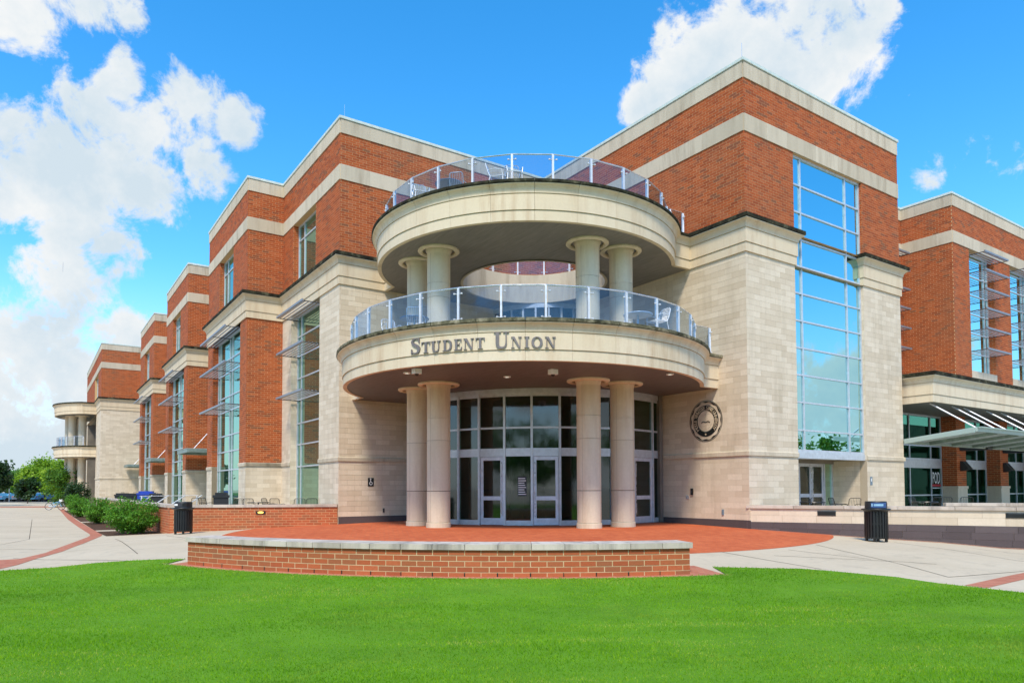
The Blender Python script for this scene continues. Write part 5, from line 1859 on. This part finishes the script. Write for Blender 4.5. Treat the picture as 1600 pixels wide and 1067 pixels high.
def terrace_bin(label, px, d, mat, w=.6, h=.95):
    x, y = ptd(px, d)
    t = thing('terrace_bin', label, 'bin', (x, y, .03), R(20), 'square bins on the left terrace')
    part('body', MB().box(-w / 2, w / 2, -w / 2, w / 2, 0, h * .8), mat, t)
    part('lid', MB().box(-w / 2 - .04, w / 2 + .04, -w / 2 - .04, w / 2 + .04, h * .801, h * .9).box(-w / 2 + .06, w / 2 - .06, -w / 2 + .06, w / 2 - .06, h * .901, h), mat, t)
    part('lid_handle', MB().tube([(-.1, 0, h), (-.1, 0, h + .05), (.1, 0, h + .05), (.1, 0, h)], .015, 5), M_DARKMETAL, t)


terrace_bin('black square bin with raised lid in front of tall glass slot', 346, 32, M_BLACKPL, .62, 1.15)
terrace_bin('black bin on the left terrace nearest the end tower', 192, 52, M_BLACKPL, .9, 1.05)
terrace_bin('black bin left of the blue container on the terrace', 211, 48, M_BLACKPL, .9, 1.05)
terrace_bin('bright blue plastic container between black bins', 229, 47, M_BLUEBIN, .95, 1.2)
terrace_bin('black bin right of the blue container on the terrace', 244, 45, M_BLACKPL, .8, 1.05)
x, y = ptd(265, 37)
t = thing('bike_rack', 'white slanted tube bike rack behind the left brick wall', 'bike rack', (x, y, .03), R(5))
part('rail', MB().tube([(-1.5, 0, .95), (1.5, 0, .98)], .018, 6), M_SHADE, t)
for k in range(4):
    part('slanted_bar', MB().tube([(-1.5 + k * .85, -.3, .5), (-1.0 + k * .85, .3, .98)], .03, 6), M_POST, t)
for s in (-1.4, 1.4):
    part('leg', MB().tube([(s, 0, 0), (s, 0, .95)], .035, 6), M_POST, t)


# ------------------------------------------------------------------ plants
def leaf_quads(centres, size, up=0.4, asp=0.55):
    n = len(centres)
    d = rng.normal(size=(n, 3))
    d[:, 2] = d[:, 2] * .6 + up * .3
    d /= np.linalg.norm(d, axis=1)[:, None]
    nr = rng.normal(size=(n, 3)) + np.array([0, -.25, up])
    a = np.cross(d, nr)
    a /= np.linalg.norm(a, axis=1)[:, None] + 1e-9
    s = size * rng.uniform(.6, 1.25, n)[:, None]
    V = np.empty((n, 4, 3))
    V[:, 0] = centres - d * s * .5
    V[:, 1] = centres + a * s * asp * .5 + d * s * .05
    V[:, 2] = centres + d * s * .5
    V[:, 3] = centres - a * s * asp * .5 + d * s * .05
    return V


def clumps(n, c, rad, k, spread, bottom=-.7):
    """points in k clumps over an ellipsoid crown"""
    cc = []
    while len(cc) < k:
        p = rng.normal(size=3)
        p /= np.linalg.norm(p)
        p *= rng.uniform(.25, 1.0) ** .45
        if p[2] > bottom:
            cc.append(p)
    cc = np.array(cc)
    idx = rng.integers(0, k, n)
    sz = rng.uniform(.6, 1.3, k)[idx][:, None]
    p = cc[idx] + rng.normal(size=(n, 3)) * spread * sz
    return np.asarray(c) + p * np.asarray(rad)


def shrub(label, x, y, rx, ry, h, n):
    x, y = x + VD[0] * .3, y + VD[1] * .3
    z = gz(x, y)
    t = thing('shrub', label, 'shrub', (x, y, z), 0, 'shrubs along the terrace wall')
    pts = clumps(n, (0, 0, h * .46), (rx * .80, ry * .80, h * .44), 70, .15, -1.0)
    pts[:, 2] = np.maximum(pts[:, 2], .04 + .15 * rng.random(n))
    # shoots that stick out
    sh = []
    for _ in range(110):
        a, e = rng.uniform(0, 2 * math.pi), rng.uniform(.15, 1.35)
        b = np.array([rx * .8 * math.cos(a) * math.cos(e), ry * .8 * math.sin(a) * math.cos(e), h * .5 + h * .44 * math.sin(e)])
        dr = np.array([math.cos(a) * .5, math.sin(a) * .5, .9])
        L = rng.uniform(.1, .3)
        for q in np.linspace(0, 1, 9):
            sh.append(b + dr * L * q + rng.normal(size=3) * .015)
    P = np.concatenate([pts, np.array(sh)])
    P[:, :2] *= (0.58 + 0.42 * np.clip(P[:, 2] / (.5 * h), 0, 1))[:, None]
    link('foliage', quads_np('foliage', leaf_quads(P, .09, .6, .5), M_SHRUB), t, kind='stuff')
    for k in range(7):
        a = k * .9
        part('stem', MB().tube([(.05 * math.cos(a), .05 * math.sin(a), -.02), (rx * .35 * math.cos(a), ry * .35 * math.sin(a), h * .5), (rx * .6 * math.cos(a), ry * .6 * math.sin(a), h * .85)], [.018, .012, .005], 5), M_BARK, t)


shrub('largest and nearest green shrub at the corner of the brick wall', -15.9, 28.9, 1.30, 1.3, 1.42, 12000)
shrub('second green shrub from the trash can, half behind the nearest', -23.0, 38.5, .92, 1.1, 1.32, 8500)
shrub('third green shrub in the row by the terrace wall', -29.9, 48.0, .68, .9, 1.25, 6000)
shrub('farthest small shrub in the row, next to the bicycle', -36.0, 57.0, .62, .8, 1.45, 5000)


def tree(label, x, y, h, r, mat, n, kind='tree', low=.3, leaf=.35, rz=1.0, group='trees beyond the car park', z=None):
    z = gz(x, y) if z is None else z
    t = thing('tree', label, kind, (x, y, z), 0, group)
    part('trunk', MB().tube([(0, 0, -.1), (r * .04, 0, h * .3), (-r * .03, r * .04, h * .6), (0, 0, h * .85)], [h * .025, h * .02, h * .013, h * .004], 7), M_BARK, t, smooth=True)
    for k in range(6):
        a = k * 1.05 + .3
        part('limb', MB().tube([(0, 0, h * (.25 + .06 * k)), (r * .4 * math.cos(a), r * .4 * math.sin(a), h * (.42 + .06 * k)), (r * .75 * math.cos(a), r * .75 * math.sin(a), h * (.52 + .06 * k))], [h * .012, h * .008, h * .003], 5), M_BARK, t)
    c = h * (low + (1 - low) * .5)
    pts = clumps(n, (0, 0, c), (r, r, h * (1 - low) * .5), 46, .16, -.95)
    link('crown', quads_np('crown', leaf_quads(pts, leaf, .5, .7), mat), t, kind='stuff')


x, y = ptd(120, 64)
tree('round dark evergreen bush in front of the end tower columns', x, y, 2.6, 1.15, M_TREED, 6000, 'bush', .02, .14, group='trees by the end tower')
x, y = ptd(97, 78)
tree('dark leafy tree just left of the end tower columns', x, y, 4.6, 1.7, M_TREEM, 5000, 'tree', .1, .24, group='trees by the end tower')
TL = [('yellow green tree directly behind the dark leafy tree', 101, 100, 6.4, 2.7, M_TREEL, .15), ('tall yellow green tree in the middle of the far row', 70, 118, 7.4, 3.0, M_TREEL, .2), ('bright low tree with a rounded crown above the cars', 46, 112, 5.4, 2.3, M_TREEL, .2),
      ('small dark round tree standing before the parked cars', 44, 100, 3.6, 1.35, M_TREED, .2), ('mid green tree left of the bright low tree', 25, 125, 5.6, 2.6, M_TREEM, .15), ('dark broad tree cut by the left picture edge', -13, 84, 5.3, 2.1, M_TREED, .35),
      ('distant pale green tree above the white roof', 57, 150, 6.9, 3.4, M_TREEL, .1), ('distant green tree at the end of the row near the tower', 86, 160, 8.0, 3.6, M_TREEM, .1), ('far green tree behind the pale building', 8, 160, 6.0, 3.6, M_TREEM, .1)]
for lb, px, d, h, r, mat, lw in TL:
    x, y = ptd(px, d)
    tree(lb, x, y, h, r, mat, 3600, 'tree', lw, .42)
# trees across the lawn, behind the photographer (seen in the glass; some added to darken its reflections)
for k, (x, y, h, r) in enumerate(((-16, -22, 9, 4.2), (-4, -30, 11, 5), (9, -26, 8.5, 4), (24, -20, 9.5, 4.4), (44, -4, 9, 4.2), (52, 10, 8, 3.8), (60, 2, 10, 4.6), (-34, -12, 10, 4.6), (2, -24, 8, 4), (15, -33, 10, 5), (-10, -27, 9, 4.6), (20, -29, 9, 4.5), (31, -16, 8.5, 4.2), (48, 4, 7.5, 3.6), (74, 30, 7.5, 3.6), (78, 14, 7.5, 3.4), (98, 26, 9.5, 4.4))):
    tree('leafy tree across the lawn mirrored in the glass', x, y, h, r, M_TREEM, 2600, 'tree', .28, .5, group='trees across the lawn', z=-.5)

# ------------------------------------------------------------------ grass blades
NG = 330000
d = 5.2 + 13.5 * rng.random(NG) ** 1.15
xx = rng.uniform(-.78, .78, NG) * d
th = np.degrees(np.arctan2(d - CY, xx - CX))
rad = np.hypot(xx - CX, d - CY)
ok = (rad > np.interp(th, LAWN_T, LAWN_R, left=1e9, right=1e9) + rng.normal(0, .045, NG))
xx, d, rad = xx[ok], d[ok], rad[ok]
n = len(xx)
zz = np.interp(rad, _RS, _GS) + .012
P = np.stack([xx, d, zz], 1)
ang = rng.uniform(0, 2 * math.pi, n)
hgt = rng.uniform(.022, .05, n) * (.8 + .25 * np.sin(xx * 1.1 + np.sin(d * .9) * 1.3) * np.sin(d * 1.7))
w = rng.uniform(.004, .0075, n) * (d / 9) ** .5
side = np.stack([np.cos(ang), np.sin(ang), 0 * ang], 1)
lean = np.stack([rng.normal(0, .6, n), rng.normal(0, .6, n), np.ones(n)], 1)
lean /= np.linalg.norm(lean, axis=1)[:, None]
V = np.empty((n, 3, 3))
V[:, 0] = P - side * w[:, None]
V[:, 1] = P + side * w[:, None]
V[:, 2] = P + lean * hgt[:, None]
gr = link('grass', quads_np('grass', V, M_GRASS, 3), kind='stuff')
# clipped straw along the foot of the planter wall
NS = 2600
th = np.radians(rng.uniform(-128, -74, NS))
rad = 13.43 + np.abs(rng.normal(0, .05, NS)) - .05 * (rng.random(NS) < .5)
P = np.stack([CX + rad * np.cos(th), CY + rad * np.sin(th), np.interp(rad, _RS, _GS) + .014 + .012 * rng.random(NS)], 1)
ang = rng.uniform(0, 2 * math.pi, NS)
dv = np.stack([np.cos(ang), np.sin(ang), rng.normal(0, .15, NS)], 1) * rng.uniform(.02, .06, NS)[:, None]
sv = np.stack([-np.sin(ang), np.cos(ang), 0 * ang], 1) * .004
V = np.stack([P - sv, P + sv, P + dv], 1)
link('dry_grass', quads_np('dry_grass', V, flat('straw', (0.62, 0.48, 0.20), 0.8), 3), kind='stuff')

# ------------------------------------------------------------------ bicycle
x, y = ptd(87, 66.0)
BK = thing('bicycle', 'light blue bicycle parked on its stand beside the last shrub', 'bicycle', (x, y, gz(x, y)), R(15))
for s in (-.52, .52):
    wv = part('wheel', MB().tube([(s + .32 * math.cos(a), 0, .35 + .32 * math.sin(a)) for a in np.linspace(0, 2 * math.pi, 29)], .026, 6, False), M_RUBBER, BK)
    part('rim', MB().tube([(s + .295 * math.cos(a), 0, .35 + .295 * math.sin(a)) for a in np.linspace(0, 2 * math.pi, 29)], .01, 5, False), M_STEEL, wv)
    m = MB()
    for k in range(12):
        a = k * math.pi / 6
        m.tube([(s, 0, .35), (s + .29 * math.cos(a), 0, .35 + .29 * math.sin(a))], .003, 3)
    part('spokes', m, M_STEEL, wv, kind='stuff')
part('frame', MB().tube([(-.52, 0, .35), (-.05, 0, .30), (.36, 0, .72), (.52, 0, .35)], .032, 6).tube([(-.05, 0, .30), (-.18, 0, .78)], .02, 6).tube([(-.15, 0, .62), (.34, 0, .80)], .032, 6).tube([(-.52, 0, .35), (-.16, 0, .68)], .014, 5), M_BIKEB, BK)
part('fork', MB().tube([(.34, 0, .98), (.40, 0, .68), (.52, 0, .35)], .018, 6), M_BIKEB, BK)
part('saddle', MB().obox((-.2, 0, .92), (.14, 0, .01), (0, .06, 0), (0, 0, .03)).tube([(-.18, 0, .76), (-.2, 0, .90)], .015, 5), M_BLACK, BK)
part('handlebar', MB().tube([(.22, -.3, 1.03), (.33, -.2, 1.02), (.34, 0, .99), (.33, .2, 1.02), (.22, .3, 1.03)], .015, 5), M_BLACK, BK)
part('chainring', MB().tube([(-.05 + .09 * math.cos(a), .03, .30 + .09 * math.sin(a)) for a in np.linspace(0, 2 * math.pi, 13)], .01, 4, False), M_DARKMETAL, BK)
part('basket', MB().box(.38, .62, -.15, .15, .80, 1.0), M_WHITE, BK)


# ------------------------------------------------------------------ parked cars, pale building and lamp post far away
def car(label, x, y, rz, mat):
    t = thing('parked_car', label, 'car', (x, y, gz(x, y)), rz, 'cars parked beyond the pavement')
    prof = [(-2.2, .35), (-2.25, .75), (-2.1, .95), (-1.3, 1.0), (-.75, 1.42), (.7, 1.45), (1.35, 1.02), (2.05, .90), (2.25, .65), (2.2, .35)]
    m = MB()
    n = len(prof)
    for s in (-.86, .86):
        m.v += [(px_, s * (.84 if pz > 1.1 else 1), pz) for px_, pz in prof]
    m.f += [(i, (i + 1) % n, n + (i + 1) % n, n + i) for i in range(n)] + [tuple(range(n - 1, -1, -1)), tuple(range(n, 2 * n))]
    part('body', m, mat, t)
    for s in (-1, 1):
        part('side_window', MB().add([(-1.1, s * .80, 1.04), (1.1, s * .80, 1.04), (.66, s * .735, 1.38), (-.7, s * .735, 1.38)], [(0, 1, 2, 3)]), M_AUTOGLASS, t)
        for wx in (-1.4, 1.4):
            part('wheel', MB().tube([(wx, s * .70, .32), (wx, s * .90, .32)], .32, 14), M_RUBBER, t)
        part('headlight', MB().box(2.1, 2.24, s * .55 - .15, s * .55 + .15, .62, .78), M_WHITE, t)
        part('tail_light', MB().box(-2.25, -2.12, s * .62 - .12, s * .62 + .12, .70, .88), M_RED, t)
    part('windscreen', MB().add([(1.30, -.74, 1.05), (1.30, .74, 1.05), (.76, .68, 1.43), (.76, -.68, 1.43)], [(0, 1, 2, 3)]), M_AUTOGLASS, t)
    return t


for lb, px, d, r, mt in (('blue car parked at the left picture edge', 4, 118, 60, M_CARBLUE), ('blue car parked second from the left edge', 22, 119, 62, M_CARBLUE), ('grey blue car parked in front of the bright low tree', 40, 120, 60, M_CARGREY), ('pale car parked below the white roof', 55, 122, 58, M_CARGREY), ('blue car parked nearest to the bicycle', 70, 121, 80, M_CARBLUE),
                         ('white car parked behind the blue one near the bicycle', 64, 131, 80, M_CARWHITE)):
    x, y = ptd(px, d)
    car(lb, x, y, R(r), mt)
x, y = ptd(12, 150)
t = thing('pale_building', 'small pale building at the left edge behind the cars', 'building', (x, y, -.55), R(20))
part('wall', MB().box(-7, 4.5, -3, 3, 0, 3.2), M_PALE, t)
part('roof', MB().box(-7.3, 4.8, -3.3, 3.3, 3.201, 3.5), M_CARWHITE, t)
for k in range(3):
    part('window', MB().box(-6 + 3.2 * k, -4.6 + 3.2 * k, -3.04, -3.001, 1.1, 2.3), M_AUTOGLASS, t)
x, y = ptd(70, 140)
t = thing('white_marquee', 'low white canopy roof beyond the parked cars', 'canopy', (x, y, -.55), R(10))
part('roof', MB().add([(-5, -2, 2.3), (5, -2, 2.3), (5, 2, 2.3), (-5, 2, 2.3), (-4, 0, 3.0), (4, 0, 3.0)], [(0, 1, 5, 4), (1, 2, 5), (2, 3, 4, 5), (3, 0, 4)]), M_CARWHITE, t)
for sx in (-4.8, 4.8):
    for sy in (-1.8, 1.8):
        part('post', MB().tube([(sx, sy, 0), (sx, sy, 2.3)], .06, 6), M_POST, t)
x, y = ptd(15, 110)
t = thing('lamp_post', 'thin grey post standing left of the small dark tree', 'post', (x, y, -.55))
part('pole', MB().tube([(0, 0, 0), (0, 0, 4.2)], .07, 8), M_SHADE, t)
part('lamp_head', MB().box(-.1, .5, -.12, .12, 4.2, 4.32), M_SHADE, t)
